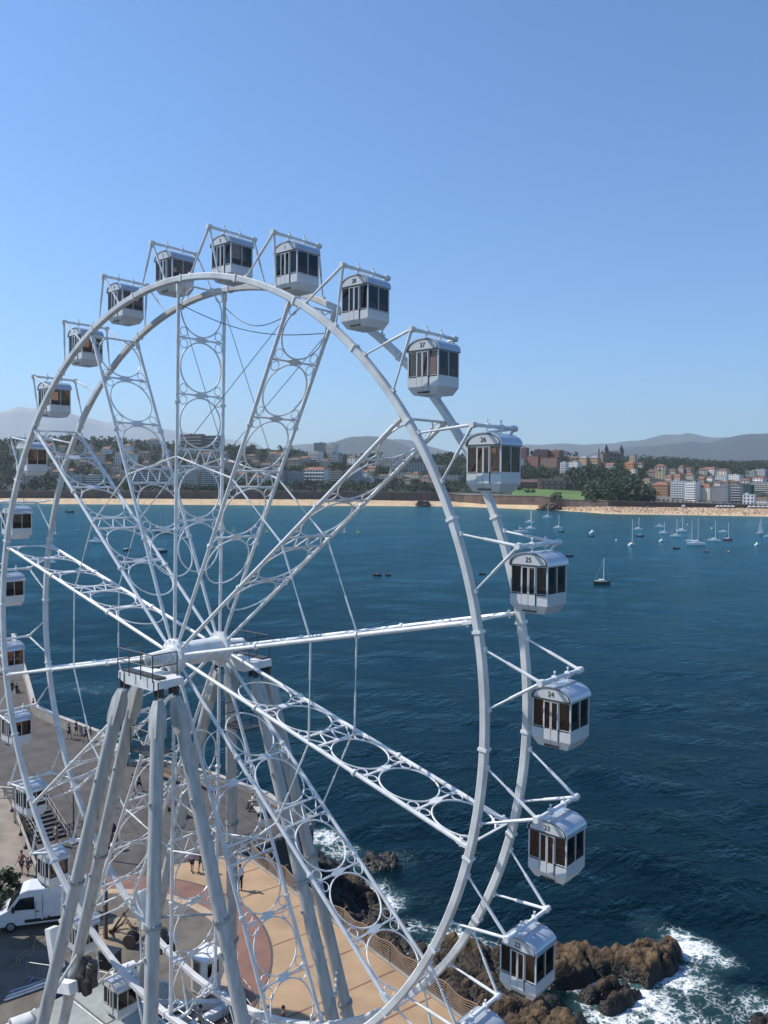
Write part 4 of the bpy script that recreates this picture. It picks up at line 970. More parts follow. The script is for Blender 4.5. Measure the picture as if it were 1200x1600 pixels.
def person(loc, yaw, label, top, bottom, h=1.72, stride=.25, sit=False, long_hair=False, long_leg=False, skirt=False, arm=.15):
    s = h / 1.72; t = thing('person', label, 'person', loc, yaw)              # faces local +X
    hz = .50 if sit else .94
    V = [(0, 0, hz), (0, 0, hz + .14), (.01, 0, hz + .32), (0, 0, hz + .48), (.01, 0, hz + .57), (.02, 0, hz + .64), (.03, 0, hz + .71), (.02, 0, hz + .79)]
    R_ = [(.115, .15), (.10, .14), (.12, .165), (.085, .12), .052, .068, .088, .055]
    Ed = [(i, i + 1) for i in range(7)]
    for q, sg in ((0, 1), (1, -1)):
        i0 = len(V); sw_ = arm * sg
        V += [(0, sg * .17, hz + .46), (-.05 - sw_, sg * .225, hz + .20), (.06 - sw_ * 1.6, sg * .23, hz - .03), (.09 - sw_ * 1.8, sg * .23, hz - .11)]
        R_ += [.055, .043, .030, .034]; Ed += [(3, i0), (i0, i0 + 1), (i0 + 1, i0 + 2), (i0 + 2, i0 + 3)]
    for q, sg in ((0, 1), (1, -1)):
        i0 = len(V); st_ = stride * sg
        if sit: V += [(.05, sg * .09, hz - .02), (.44, sg * .11, hz - .01), (.46, sg * .11, .08), (.60, sg * .12, .04)]
        else: V += [(0, sg * .09, hz - .06), (st_ * .6 + .03, sg * .095, .50), (st_ * 1.1 - .05, sg * .095, .09 + max(0, -st_) * .25), (st_ * 1.1 + .12, sg * .10, .035 + max(0, -st_) * .1)]
        R_ += [.085, .058, .038, .036]; Ed += [(0, i0), (i0, i0 + 1), (i0 + 1, i0 + 2), (i0 + 2, i0 + 3)]
    V = [Vector(v) * s for v in V]; R_ = [tuple(x * s for x in r) if isinstance(r, tuple) else r * s for r in R_]
    me = skin_mesh(V, Ed, R_, SKIN); bm = bmesh.new(); bm.from_mesh(me); ex = MB()
    for base_ in (11, 15):                                      # five fingers on each hand, nose and ears
        c, pv = V[base_], V[base_ - 1]; d = (c - pv).normalized(); sd_ = 1 if base_ == 11 else -1
        for f in range(4):
            o_ = X * (.028 - .019 * f) * s; L_ = (.068, .078, .073, .055)[f] * s
            ex.tube([c + o_ + d * .01, c + o_ * 1.15 + d * L_ * .6 , c + o_ * 1.15 + d * L_ - Y * sd_ * .014 * s], [.0095 * s, .0085 * s, .006 * s], 5)
        ex.tube([c + X * .03 * s - d * .03, c + X * .058 * s + d * .015, c + X * .06 * s + d * .04], [.011 * s, .0095 * s, .007 * s], 5)
    hd = V[6]; ex.tube([hd + Vector((.085, 0, .02)) * s, hd + Vector((.112, 0, -.012)) * s], [.008 * s, .017 * s], 6)
    for sg in (-1, 1): ex.ball(hd + Vector((0, sg * .085, .0)) * s, .026 * s, 6, 5, (.7, .4, 1.2))
    m2 = ex.mesh('x', SKIN); bm.from_mesh(m2); bm.to_mesh(me); bm.free(); me.name = 'body'
    part('body', me, None, t)
    ey = MB()
    for sg in (-1, 1): ey.ball(hd + Vector((.083, sg * .034, .022)) * s, .011 * s, 6, 4)
    part('eyes', ey, DARK, t)
    tv = V[0:4] + [V[8], V[9].lerp(V[8], .35), V[12], V[13].lerp(V[12], .35)]; tr = [tuple(x * 1.13 for x in R_[0]), tuple(x * 1.13 for x in R_[1]), tuple(x * 1.1 for x in R_[2]), (.10 * s, .135 * s), .072 * s, .062 * s, .072 * s, .062 * s]
    part('shirt', skin_mesh(tv, [(0, 1), (1, 2), (2, 3), (3, 4), (4, 5), (3, 6), (6, 7)], tr, cloth(top)), None, t)
    lv = [V[0], V[16], V[17], V[20], V[21]]; 
    if long_leg: lv[2:3] = [V[17], V[18]]; lv[4:] = [V[20], V[21], V[22]]; ed = [(0, 1), (1, 2), (2, 3), (0, 4), (4, 5), (5, 6)]; rr_ = [.15 * s, .105 * s, .078 * s, .06 * s, .105 * s, .078 * s, .06 * s]
    else: lv[2] = V[16].lerp(V[17], .85); lv[4] = V[20].lerp(V[21], .85); ed = [(0, 1), (1, 2), (0, 3), (3, 4)]; rr_ = [.15 * s, .108 * s, .09 * s, .108 * s, .09 * s]
    part('trousers' if long_leg else 'shorts', skin_mesh(lv, ed, rr_, cloth(bottom)), None, t)
    sh = MB()
    for i_ in (18, 22): sh.ball((V[i_] + V[i_ + 1]) / 2 - Z * .02 * s, .10 * s, 8, 6, (1.25, .5, .55))
    part('shoes', sh, cloth((.05, .045, .045)), t, True)
    hr = MB(); hr.ball(hd + Vector((-.022, 0, .035)) * s, .105 * s, 10, 8, (.95, .9, .98))
    if long_hair: hr.tube([hd + Vector((-.07, 0, .03)) * s, hd + Vector((-.10, 0, -.12)) * s, hd + Vector((-.09, 0, -.24)) * s], [.085 * s, .08 * s, .03 * s], 8)
    part('hair', hr, HAIR, t, True); return t
A0 = YAW
PEOPLE = [((300, 1363), 2.2, 'person in a lilac top and dark shorts walking away near the paved circle', (.55, .45, .62), (.03, .03, .04), dict(long_hair=True, stride=.15)),
 ((314, 1362), 2.2, 'person in dark clothes walking beside the one in the lilac top', (.05, .05, .06), (.06, .06, .08), dict(stride=-.2)),
 ((375, 1391), -.6, 'man in a white shirt and dark trousers standing alone on the tan terrace', (.68, .70, .72), (.02, .025, .04), dict(long_leg=True, stride=.05, h=1.8)),
 ((217, 1237), .6, 'person in black shorts and shirt striding across the grey plaza', (.015, .015, .02), (.02, .02, .02), dict(stride=.33)),
 ((207, 1239), .6, 'person in dark clothes just behind the striding one, by the left legs', (.04, .03, .04), (.03, .03, .05), dict(stride=-.25)),
 ((88, 1321), 1.2, 'person in a grey top standing at the foot of the dark stairs', (.28, .27, .3), (.3, .25, .22), dict(stride=.1)),
 ((34, 1366), -1.2, 'adult in a reddish top standing on the worn ground above the van', (.30, .14, .13), (.06, .04, .05), dict(stride=.1)),
 ((44, 1368), -1.2, 'child with a dark top standing next to the adult above the van', (.05, .06, .08), (.12, .08, .06), dict(h=1.3, stride=.1)),
 ((108, 1155), .4, 'person in a black dress and pale hat walking along the parapet', (.02, .02, .025), (.02, .02, .025), dict(stride=.2, h=1.75, long_hair=True)),
 ((119, 1149), .5, 'person in dark clothes leaning by the parapet behind the hatted walker', (.03, .03, .035), (.05, .04, .04), dict(stride=.1)),
 ((134, 1160), .4, 'person in black walking along the parapet, nearest the large leg', (.015, .015, .015), (.02, .02, .02), dict(stride=.25, long_hair=True)),
 ((141, 1159), .4, 'person in grey walking at the side of the one in black by the parapet', (.10, .10, .12), (.3, .22, .18), dict(stride=-.2)),
 ((52, 1113), -2.4, 'person in a dark vest standing at the bend of the parapet', (.02, .02, .03), (.3, .28, .25), dict(stride=.12)),
 ((313, 1622), .6, 'person with dark hair at the bottom edge on the deck, in a pale top', (.5, .42, .40), (.05, .05, .06), dict(stride=.1, h=1.7)),
 ((442, 1624), .5, 'person in a dark red jacket at the bottom edge on the terrace', (.16, .015, .02), (.03, .03, .04), dict(stride=.1, long_leg=True))]
for (px, py), yw, lab, tp, bt, kw in PEOPLE: person(at(px, py), yw, lab, tp, bt, **kw)
for k, (lab, tp) in enumerate((('person in a white top sitting on the left end of the pale bench', (.7, .7, .7)), ('person in dark clothes sitting in the middle of the pale bench', (.05, .05, .06)))):
    p = bn.location + Vector((math.cos(bn.rotation_euler.z), math.sin(bn.rotation_euler.z), 0)) * (-.95 + .75 * k); person(p, bn.rotation_euler.z - PI / 2, lab, tp, (.05, .06, .1), sit=True, long_leg=True, arm=-.1)
for k, (px, py, lab) in enumerate(((19, 1078, 'person in black sitting on the far pier, left of the pair'), (26, 1082, 'person in black sitting on the far pier, right of the pair'))):
    s_ = thing('stone_block', ('stone block seat under the left sitter on the far pier', 'stone block seat under the right sitter on the far pier')[k], 'block', at(px, py)); b = MB(); b.box((0, 0, .2), (.8, .5, .4)); part('block', b, CONC, s_); b = MB(); b.box((0, 0, .42), (.84, .54, .04)); part('slab', b, CONC, s_)
    person(at(px, py), -.4, lab, (.02, .02, .02), (.03, .03, .03), sit=True, long_leg=True)

# ================================================================== FAR SHORE
T_W = [(-400, 786.5), (0, 787), (500, 790), (720, 791.5), (880, 798), (950, 803), (1200, 807), (1600, 813)]      # water line
T_S = [(-400, 777), (0, 778), (500, 780), (700, 783), (760, 788), (835, 789), (880, 792), (950, 791.5), (1200, 794), (1600, 798)]   # top of the sand
T_T = [(-400, 767), (0, 768), (500, 769), (700, 771), (720, 774), (850, 776), (880, 781), (950, 783), (1050, 786), (1200, 790), (1600, 794)]   # wall top
T_B = [(0, 70), (690, 60), (740, 25), (860, 25), (900, 60), (1200, 75)]                                     # beach width
KN = [25, 120, 260, 450, 700, 1100, 1700]
TK = {25: [(0, 767), (700, 770), (800, 773), (880, 780), (1000, 784), (1200, 788.5)], 120: [(0, 757), (700, 762), (800, 766), (880, 770), (1000, 777), (1200, 785)],
      260: [(0, 738), (600, 743), (800, 752), (900, 757), (1000, 765), (1200, 776)], 450: [(0, 715), (500, 729), (700, 736), (800, 734), (900, 737), (1000, 748), (1200, 762)],
      700: [(-400, 694), (0, 692), (100, 686), (200, 690), (350, 697), (500, 708), (650, 718), (700, 714), (812, 714), (850, 710), (900, 714), (970, 722), (1020, 738), (1200, 750), (1600, 752)],
      1100: [(-400, 700), (0, 700), (350, 706), (500, 714), (650, 722), (812, 720), (900, 718), (970, 722), (1020, 728), (1200, 736), (1600, 738)],
      1700: [(-400, 716), (0, 716), (500, 722), (812, 722), (970, 716), (1050, 718), (1083, 722), (1137, 724), (1200, 724), (1600, 720)]}
def D0(u): return (at(u, lerp_tab(T_W, u), SEA) - C).dot(fw)
def zof(u, y, D): return atd(u, y, D).z
def xyof(u, D): p = atd(u, 755, D); return p
_dc = {}
def d0(u):
    k = round(u)
    if k not in _dc: _dc[k] = D0(k)
    return _dc[k]
def ter_y(u, dd):
    kn = [(0, lerp_tab(T_T, u))] + [(k, lerp_tab(TK[k], u)) for k in KN]
    return lerp_tab(kn, dd)
def ter_pt(u, dd):                                             # point of the land, dd metres behind the wall
    D = d0(u) + lerp_tab(T_B, u) + 3 + dd; return atd(u, ter_y(u, dd), D)
def hit(u, y):
    a, b = 0., 1700.
    dd = 0.; 
    while dd < 1700 and ter_y(u, dd) > y: dd += 4
    return dd
HILLM = mat('hill_ground', (.028, .040, .016), .95, var=.3, scale=.02, col2=(.014, .022, .010))
LAWN = mat('lawn', (.11, .19, .045), .95, var=.2, scale=.03, col2=(.075, .14, .035))
us = np.arange(-420, 1640, 10.); dds = [0, 3, 25, 60, 120, 160, 200, 260, 320, 380, 450, 530, 610, 700, 760, 850, 1100, 1300, 1500, 1700, 1900, 2400]
P3 = np.array([[tuple(ter_pt(u, min(d, 1700)) if d <= 1700 else ter_pt(u, 1700) + Vector((fw.x, fw.y, 0)) * (d - 1700) - Z * .12 * (d - 1700)) for u in us] for d in dds])
P3 = np.concatenate([P3[:1] - np.array([0, 0, 14.]), P3], 0)
lg = grid_mesh('hillside', P3[..., 0], P3[..., 1], P3[..., 2], [HILLM, LAWN, mat('town_ground', (.16, .15, .13), .9)])
mi = []
for r in range(P3.shape[0] - 1):
    for c in range(P3.shape[1] - 1):
        d_ = dds[max(0, r - 1)]; u_ = us[c]; mi.append(1 if (796 < u_ < 915 and 25 <= d_ < 160) else 2 if (u_ > 930 and d_ < 160) or d_ < 20 else 0)
lg.polygons.foreach_set('material_index', np.array(mi, np.int32)); tag(link('hillside', lg), kind='structure')
# beach sheet
SAND = mat('sand', (.60, .44, .26), .95, var=.1, scale=.05, col2=(.50, .36, .21))
rows = []
for t in (-.4, 0, .5, 1.0):
    row = []
    for u in us:
        D = d0(u) + lerp_tab(T_B, u) * t; yw, ys = lerp_tab(T_W, u), lerp_tab(T_S, u)
        p = atd(u, yw + (ys - yw) * max(t, 0), D); 
        if t < 0: p = atd(u, yw, D); p.z = SEA - 1.5
        row.append(tuple(p))
    rows.append(row)
B3 = np.array(rows); tag(link('beach', grid_mesh('beach', B3[..., 0], B3[..., 1], B3[..., 2], SAND)), kind='structure')
# sea wall with coping, in two stretches
SW = mat('sea_wall_stone', (.105, .078, .065), .9, var=.25, scale=.08, col2=(.06, .045, .04))
def far_wall(u0, u1, label, m):
    t = thing('promenade_wall', label, 'wall', ter_pt(u0, 0)); o = ter_pt(u0, 0); b = MB(); c = MB(); prev = None
    for u in np.arange(u0, u1 + 1, 15.):
        D = d0(u) + lerp_tab(T_B, u) + 1; p = atd(u, lerp_tab(T_T, u) - .6, D); f = atd(u, lerp_tab(T_S, u) + 1, D)
        if prev is not None:
            (p0, f0) = prev; th = Vector((fw.x, fw.y, 0)) * 2.2
            b.add([f0, f, p, p0, f0 + th, f + th, p + th, p0 + th], [(0, 1, 2, 3), (7, 6, 5, 4), (3, 2, 6, 7), (0, 4, 5, 1), (0, 3, 7, 4), (1, 5, 6, 2)])
            c.bar(p0 + th * .4 + Z * .3, p + th * .4 + Z * .3, 2.6, .6)
        prev = (p, f)
    wpart('wall', b, m, t); wpart('coping', c, mat('wall_coping', (.22, .19, .16), .9, scale=.1), t)
far_wall(-400, 725, 'long dark sea wall behind the left sand beach', SW)
far_wall(725, 875, 'reddish cliff wall below the palace lawn', mat('cliff_stone', (.15, .095, .07), .9, var=.25, scale=.06))
far_wall(875, 1600, 'dark promenade wall behind the crowded right beach', SW)
# rocky point with scrub between the beaches
def crag(u0, u1, ytop, ybase, label, seed):
    um = (u0 + u1) / 2; D = d0(um) + 2; c = atd(um, ybase, D); wd = (u1 - u0) / FPX * D; ht = (ybase - ytop) / FPX * D; b = MB(); n = 26; rw = 9
    for j in range(rw):
        for i in range(n):
            a = PI * 2 * i / n; v = j / (rw - 1); r = (1 - v ** 2.2) ** .6 if v < 1 else .02
            q = mnoise.noise(Vector((math.cos(a) * 4 + seed, math.sin(a) * 4, v * 5))) * .75 + 1
            b.v.append(tuple(c + rt0 * math.cos(a) * wd / 2 * r * q + Vector((fw.x, fw.y, 0)) * math.sin(a) * wd * .4 * r * q + Z * (v * ht * (1 + .15 * q) - 1)))
    b.f = [(j * n + i, j * n + (i + 1) % n, j * n + n + (i + 1) % n, j * n + n + i) for j in range(rw - 1) for i in range(n)]; b.mi = [0] * len(b.f)
    tag(b.build('crag', MATS['cliff_stone'], None, False), label, 'rock')
crag(842, 878, 786, 796, 'brown rocky point with scrub at the end of the right beach', 1); crag(650, 672, 781, 789, 'scrubby rock mound on the sand before the long wall', 5)

# ---- buildings
BN = []
FH = Vector((fw.x, fw.y, 0)).normalized()
WGL = mat('far_window', (.035, .04, .045), .25, var=.2); 
WIN = MB().box((0, 0, 0), (1, 1, 1)).mesh('window', WGL)
WF = mat('window_frame_white', (.6, .6, .58), .6)
BALM = MB().box((0, 0, 0), (1, 1, 1))
def wallm(c): 
    k = 'facade_%02d_%02d_%02d' % tuple(int(v * 99) for v in c); return mat(k, c, .85, var=.06, scale=.25)
ROOFC = {'red': (.27, .11, .065), 'dark': (.07, .06, .06), 'brown': (.17, .10, .07), 'grey': (.25, .25, .25), 'white': (.55, .55, .55)}
BALS = {}
def building(label, x0, x1, yt, yb, wall, roof='flat', rc='red', cols=None, floors=None, bal=None, group=None, depth=None, yaw=None, balc=(.55, .55, .53), name='building', cat='building', win=True):
    um = (x0 + x1) / 2; dd = hit(um, yb); g = ter_pt(um, dd); D = (g - C).dot(fw); k = D / FPX
    W, Hh = (x1 - x0) * k * .97, (yb - yt) * k; dp = depth or max(8, min(14, W * .6)); rnd = random.Random(int(x0 * 31 + yt))
    ry = math.atan2(-(g - C).x, (g - C).y) + (yaw if yaw is not None else rnd.uniform(-.75, -.25))
    W /= (abs(math.cos(ry - math.atan2(-(g - C).x, (g - C).y))) + .35 * abs(math.sin(ry - math.atan2(-(g - C).x, (g - C).y))) * dp / max(W, 1))
    t = thing(name, label, cat, g + FH * dp / 2, ry, group); BN.append((x0, x1, yt, yb, D))
    rh = 0
    if roof in ('hip', 'gable'): rh = min(.28 * Hh + .5, 5.)
    hw = Hh - rh; m = wallm(wall)
    b = MB(); b.box((0, 0, hw / 2 - 3), (W, dp, hw + 6)); part('wall', b, m, t)
    b = MB(); e = .5
    if roof == 'hip':
        r_ = max(.2, (W - dp) / 2) if W > dp else .2
        b.add([(-W / 2 - e, -dp / 2 - e, hw), (W / 2 + e, -dp / 2 - e, hw), (W / 2 + e, dp / 2 + e, hw), (-W / 2 - e, dp / 2 + e, hw), (-r_, 0, hw + rh), (r_, 0, hw + rh)], [(0, 1, 5, 4), (1, 2, 5), (2, 3, 4, 5), (3, 0, 4), (3, 2, 1, 0)])
    elif roof == 'gable':
        b.add([(-W / 2 - e, -dp / 2 - e, hw), (W / 2 + e, -dp / 2 - e, hw), (W / 2 + e, dp / 2 + e, hw), (-W / 2 - e, dp / 2 + e, hw), (-W / 2 - e, 0, hw + rh), (W / 2 + e, 0, hw + rh)], [(0, 1, 5, 4), (1, 2, 5), (2, 3, 4, 5), (3, 0, 4), (3, 2, 1, 0)])
    else:
        b.box((0, 0, hw + .25), (W + .3, dp + .3, .5)); b.box((W * rnd.uniform(-.25, .25), 0, hw + 1.2), (min(4, W * .3), dp * .4, 1.9))
    rf = part('roof', b, mat('roof_' + rc, ROOFC[rc], .8, var=.15, scale=.3), t)
    if roof != 'flat': b = MB(); b.box((W * .22, dp * .12, hw + rh * .8), (.9, .9, 2.0)); part('chimney', b, m, rf)
    if not win: return t, W, dp, hw
    fl = floors or max(1, int(hw / 3.1)); cl = cols or max(2, min(8, int(W / 3.4)))
    fhh = hw / fl; cw = W / cl
    for f in range(fl):
        z_ = fhh * (f + .52)
        if bal and f > 0:
            if bal not in BALS: BALS[bal] = BALM.mesh('balcony', wallm(balc if bal is True else bal))
            o = part('balcony', BALS[bal], None, t); o.location = (0, -dp / 2 - .6, fhh * f + .45); o.scale = (W * .96, 1.3, 1.0)
        for c in range(cl):
            o = part('window', WIN, None, t); o.location = (-W / 2 + cw * (c + .5), -dp / 2, z_ + (.25 if bal else 0)); o.scale = (cw * (.72 if bal else .46), .12, fhh * (.46 if bal else .52))
    return t, W, dp, hw
WHT, CRM, PNK, GRY, BRK_, BRN, TAN_, ORG = (.80, .78, .74), (.70, .60, .46), (.54, .38, .31), (.38, .37, .36), (.30, .13, .09), (.24, .15, .11), (.44, .35, .26), (.50, .23, .11)
BL = [  # label, x0, x1, ytop, ybase, wall, roof, roof colour, extras
 ('orange gabled house on the ridge above the left of the wheel', 131, 143, 672, 684, ORG, 'hip', 'red', {}),
 ('pinkish terraced apartments on the ridge left of the vertical spoke', 203, 233, 671, 688, PNK, 'flat', 'brown', dict(bal=True, floors=4)),
 ('brown terraced apartments on the ridge behind the vertical spoke', 236, 276, 673, 690, BRN, 'flat', 'brown', dict(bal=True, floors=4)),
 ('long brown apartment terrace on the skyline right of the vertical spoke', 282, 318, 679, 699, BRN, 'flat', 'dark', dict(bal=True, floors=4)),
 ('dark grey apartment terrace on the skyline beside the long brown one', 320, 349, 681, 700, GRY, 'flat', 'dark', dict(bal=True, floors=4)),
 ('white villa with a hipped roof in the trees left of the vertical spoke', 180, 212, 706, 729, WHT, 'hip', 'brown', {}),
 ('small white house above the white villa', 160, 173, 698, 711, WHT, 'gable', 'red', {}),
 ('house with broad beige roof among dark trees near the vertical spoke', 230, 247, 685, 696, CRM, 'hip', 'brown', {}),
 ('white flat roofed block low on the left slope', 101, 128, 742, 762, WHT, 'flat', 'grey', dict(bal=True)),
 ('long grey flat roofed block beside the white one on the left slope', 130, 161, 743, 763, GRY, 'flat', 'white', dict(bal=True)),
 ('grey green glass block behind the lattice, low on the slope', 207, 267, 738, 759, GRY, 'flat', 'grey', dict(bal=True)),
 ('big pale apartment block seen through the vertical spoke', 281, 312, 732, 765, CRM, 'flat', 'grey', dict(bal=True)),
 ('second big pale apartment block right of the vertical spoke', 314, 347, 734, 766, GRY, 'flat', 'grey', dict(bal=True)),
 ('pale pink house above the left beach behind the rim', 27, 47, 741, 761, PNK, 'flat', 'grey', dict(cols=4)),
 ('pinkish house on the left slope under the ridge', 133, 147, 705, 729, PNK, 'hip', 'red', {}),
 ('cream house on the left slope beside the pinkish one', 148, 161, 707, 731, CRM, 'hip', 'brown', {}),
 ('low white house in the trees on the left slope', 193, 205, 733, 742, WHT, 'hip', 'red', {}),
 ('dark roofed row of houses on the ridge right of the vertical spoke', 352, 374, 683, 694, GRY, 'gable', 'dark', {}),
 ('dark roofed house on the ridge end of that row', 376, 394, 684, 695, PNK, 'gable', 'dark', {}),
 ('reddish roofed house below the ridge row', 401, 433, 690, 701, PNK, 'hip', 'red', {}),
 ('dark apartment house on the ridge in the middle of the hill', 460, 487, 688, 704, GRY, 'flat', 'dark', dict(bal=True)),
 ('grey stepped apartments on the ridge left of the white pair', 491, 509, 692, 708, GRY, 'flat', 'grey', dict(bal=True)),
 ('white apartment block on the ridge at mid hill', 511, 527, 695, 711, WHT, 'flat', 'grey', dict(bal=True)),
 ('pale grey house on the ridge right of the white block', 536, 551, 698, 710, (.45, .44, .42), 'hip', 'dark', {}),
 ('beige house at the right end of the ridge houses', 554, 577, 697, 709, TAN_, 'hip', 'brown', {}),
 ('white terraced apartments below the ridge at mid hill', 483, 503, 706, 721, WHT, 'flat', 'white', dict(bal=True)),
 ('blue grey block beside the white terraces', 515, 534, 709, 724, (.25, .29, .33), 'flat', 'dark', dict(bal=True)),
 ('narrow tall white house at mid hill', 544, 558, 712, 728, WHT, 'hip', 'brown', dict(cols=3)),
 ('large white house with orange tiled roof above the promenade', 475, 511, 730, 756, WHT, 'hip', 'red', dict(cols=7, floors=4, bal=(.62, .6, .57))),
 ('grey apartment block left of the large white house', 421, 447, 735, 757, GRY, 'flat', 'grey', dict(bal=True)),
 ('pale grey apartment block touching the large white house group', 449, 473, 737, 758, (.42, .41, .39), 'flat', 'grey', dict(bal=True)),
 ('reddish house at the slope foot left of the grey blocks', 352, 371, 719, 737, PNK, 'hip', 'red', {}),
 ('brown roofed house on the slope above the grey blocks', 450, 471, 715, 731, TAN_, 'hip', 'brown', {}),
 ('grey brown block right of the large white house', 517, 539, 735, 754, BRN, 'flat', 'grey', dict(bal=True)),
 ('white striped apartment block right of the grey brown one', 541, 567, 734, 756, (.5, .5, .49), 'flat', 'white', dict(bal=True)),
 ('low white building right of the striped block', 569, 588, 746, 757, GRY, 'flat', 'white', dict(cols=6)),
 ('long white flat building on the bare slope between spokes', 587, 627, 713, 731, WHT, 'flat', 'white', dict(bal=True, cols=8)),
 ('long grey school like building in front of the wooded knoll', 630, 668, 723, 738, GRY, 'flat', 'grey', dict(cols=8)),
 ('grey house by the slope behind the near rim', 697, 720, 742, 753, GRY, 'flat', 'dark', {}),
 ('brick apartment tower beside gondola 26 on the hill', 811, 826, 700, 722, BRK_, 'flat', 'brown', dict(bal=(.36, .17, .12))),
 ('long brick apartment block on the hill right of gondola 26', 836, 858, 703, 721, BRK_, 'flat', 'brown', dict(bal=(.40, .2, .15))),
 ('second brick apartment block with balconies on the hill', 859, 880, 704, 721, BRK_, 'flat', 'brown', dict(bal=(.40, .2, .15))),
 ('lower brick terrace in front of the brick apartments', 826, 846, 713, 729, BRK_, 'flat', 'dark', {}),
 ('brown row below the brick apartments', 847, 876, 716, 730, BRN, 'flat', 'brown', {}),
 ('grey house beside gondola 26 above the palace', 809, 821, 717, 730, (.36, .36, .36), 'flat', 'grey', {}),
 ('wide brown roofed building left of the institute', 880, 908, 713, 723, BRN, 'hip', 'brown', dict(cols=6)),
 ('orange beige institute with grey roof beside the church', 907, 921, 712, 727, (.50, .34, .2), 'hip', 'grey', dict(floors=3)),
 ('orange beige institute wing nearest the church', 923, 938, 712, 728, (.50, .34, .2), 'hip', 'grey', dict(floors=3)),
 ('modern white house with stacked levels above the palace', 877, 888, 723, 742, WHT, 'flat', 'white', dict(bal=WHT)),
 ('modern white house beside the stacked one', 889, 908, 722, 731, WHT, 'flat', 'white', dict(cols=6)),
 ('orange red house below the church on the right', 978, 996, 721, 736, ORG, 'hip', 'red', {}),
 ('pale tower house rising behind the orange red house', 985, 995, 711, 728, TAN_, 'flat', 'grey', dict(cols=2)),
 ('cream narrow house in trees right of the church', 986, 996, 733, 744, CRM, 'flat', 'grey', dict(cols=2)),
 ('brown old hotel with tall dark windows left in the beach row', 1022, 1051, 753, 775, (.34, .20, .11), 'hip', 'red', dict(cols=8, floors=4)),
 ('ornate white apartment building in the beach row', 1051.5, 1074, 752, 781, (.82, .81, .80), 'flat', 'white', dict(cols=5, bal=(.80, .80, .79))),
 ('white apartment building with long balconies and red awnings', 1075, 1093.5, 753, 783, (.78, .76, .74), 'flat', 'grey', dict(cols=4, bal=(.80, .79, .78))),
 ('cream corner building with red roof in the beach row', 1094, 1116, 756, 784, (.76, .68, .54), 'hip', 'red', dict(cols=6, floors=6)),
 ('plain grey apartment building in the beach row', 1117, 1142, 760, 786, (.34, .34, .34), 'flat', 'grey', dict(cols=7, floors=6)),
 ('grey building with white striped balconies in the beach row', 1142.5, 1162, 759, 786, GRY, 'flat', 'grey', dict(cols=4, bal=(.60, .6, .6))),
 ('building wrapped in dark green netting at the row end', 1163, 1178, 758, 778, (.02, .07, .065), 'flat', 'dark', dict(cols=4)),
 ('white cream apartments at the right edge behind the villa', 1179, 1212, 754, 770, (.62, .57, .48), 'flat', 'grey', dict(bal=(.62, .6, .55), cols=8)),
 ('white seafront villa with flat roofs at the right edge', 1164, 1182, 773, 789, (.68, .67, .66), 'flat', 'white', dict(cols=3, floors=3)),
 ('low wing with brown roof beside the white seafront villa', 1183, 1206, 777, 789, (.62, .6, .57), 'hip', 'brown', dict(cols=6, floors=2)),
 ('dark block with a bright cream front above the old hotel', 1027, 1042, 736, 749, (.56, .47, .3), 'flat', 'dark', dict(cols=3)),
 ('red tiled house over the beach row, left of the pair', 1042, 1053, 742, 753, PNK, 'hip', 'red', {}),
 ('red tiled house over the beach row, right of the pair', 1054, 1067, 741, 753, PNK, 'hip', 'red', {}),
 ('pale house with red roof further right over the beach row', 1073, 1086, 739, 750, CRM, 'hip', 'red', {}),
 ('cream house left of the old hotel among trees', 1005, 1021, 747, 763, CRM, 'hip', 'brown', {}),
 ('long white hall at the foot of the wooded ridge', 1121, 1139, 743, 751, WHT, 'flat', 'white', dict(cols=6)),
 ('second long white hall at the foot of the wooded ridge', 1141, 1161, 742, 751, WHT, 'flat', 'white', dict(cols=6)),
 ('pale roofed block climbing the ridge at the right edge', 1168, 1183, 736, 746, (.42, .42, .42), 'flat', 'white', {}),
 ('pale roofed block at the right edge under the ridge', 1184, 1200, 733, 744, (.45, .45, .45), 'flat', 'grey', {})]
for (lab, x0, x1, yt, yb, wl_, rf, rc, kw) in BL: building(lab, x0, x1, yt, yb, wl_, rf, rc, **kw)
# infill houses among the trees
rr_ = random.Random(21)
def clear(x0, x1, yt, yb): return all(x1 < a - 1 or x0 > b + 1 or yb < c - 1 or yt > d + 1 for a, b, c, d, e in BN)
nI = 0
for _ in range(2600):
    if nI >= 150: break
    u = rr_.uniform(20, 1000) if nI < 72 else rr_.uniform(1000, 1200)
    yb = rr_.uniform(ter_y(u, 640) + 8, ter_y(u, 140)) if u < 980 else rr_.uniform(ter_y(u, 760), ter_y(u, 90))
    w_ = rr_.uniform(9, 17); h_ = rr_.uniform(8, 13)
    if 700 < u < 920 and yb > 728: continue
    if 915 < u < 1015 and yb > 735: continue
    if not clear(u - w_ * .22, u + w_ * .22, yb - h_ * .8, yb - h_ * .25): continue
    building('small pale house with tiled roof half hidden among trees on the far slope', u - w_ / 2, u + w_ / 2, yb - h_, yb, rr_.choice([WHT, CRM, PNK, TAN_, (.5, .48, .45)]), rr_.choice(['hip', 'gable', 'hip']), rr_.choice(['red', 'brown', 'red', 'brown', 'dark']), group='small houses scattered over the far slope', cols=3); nI += 1
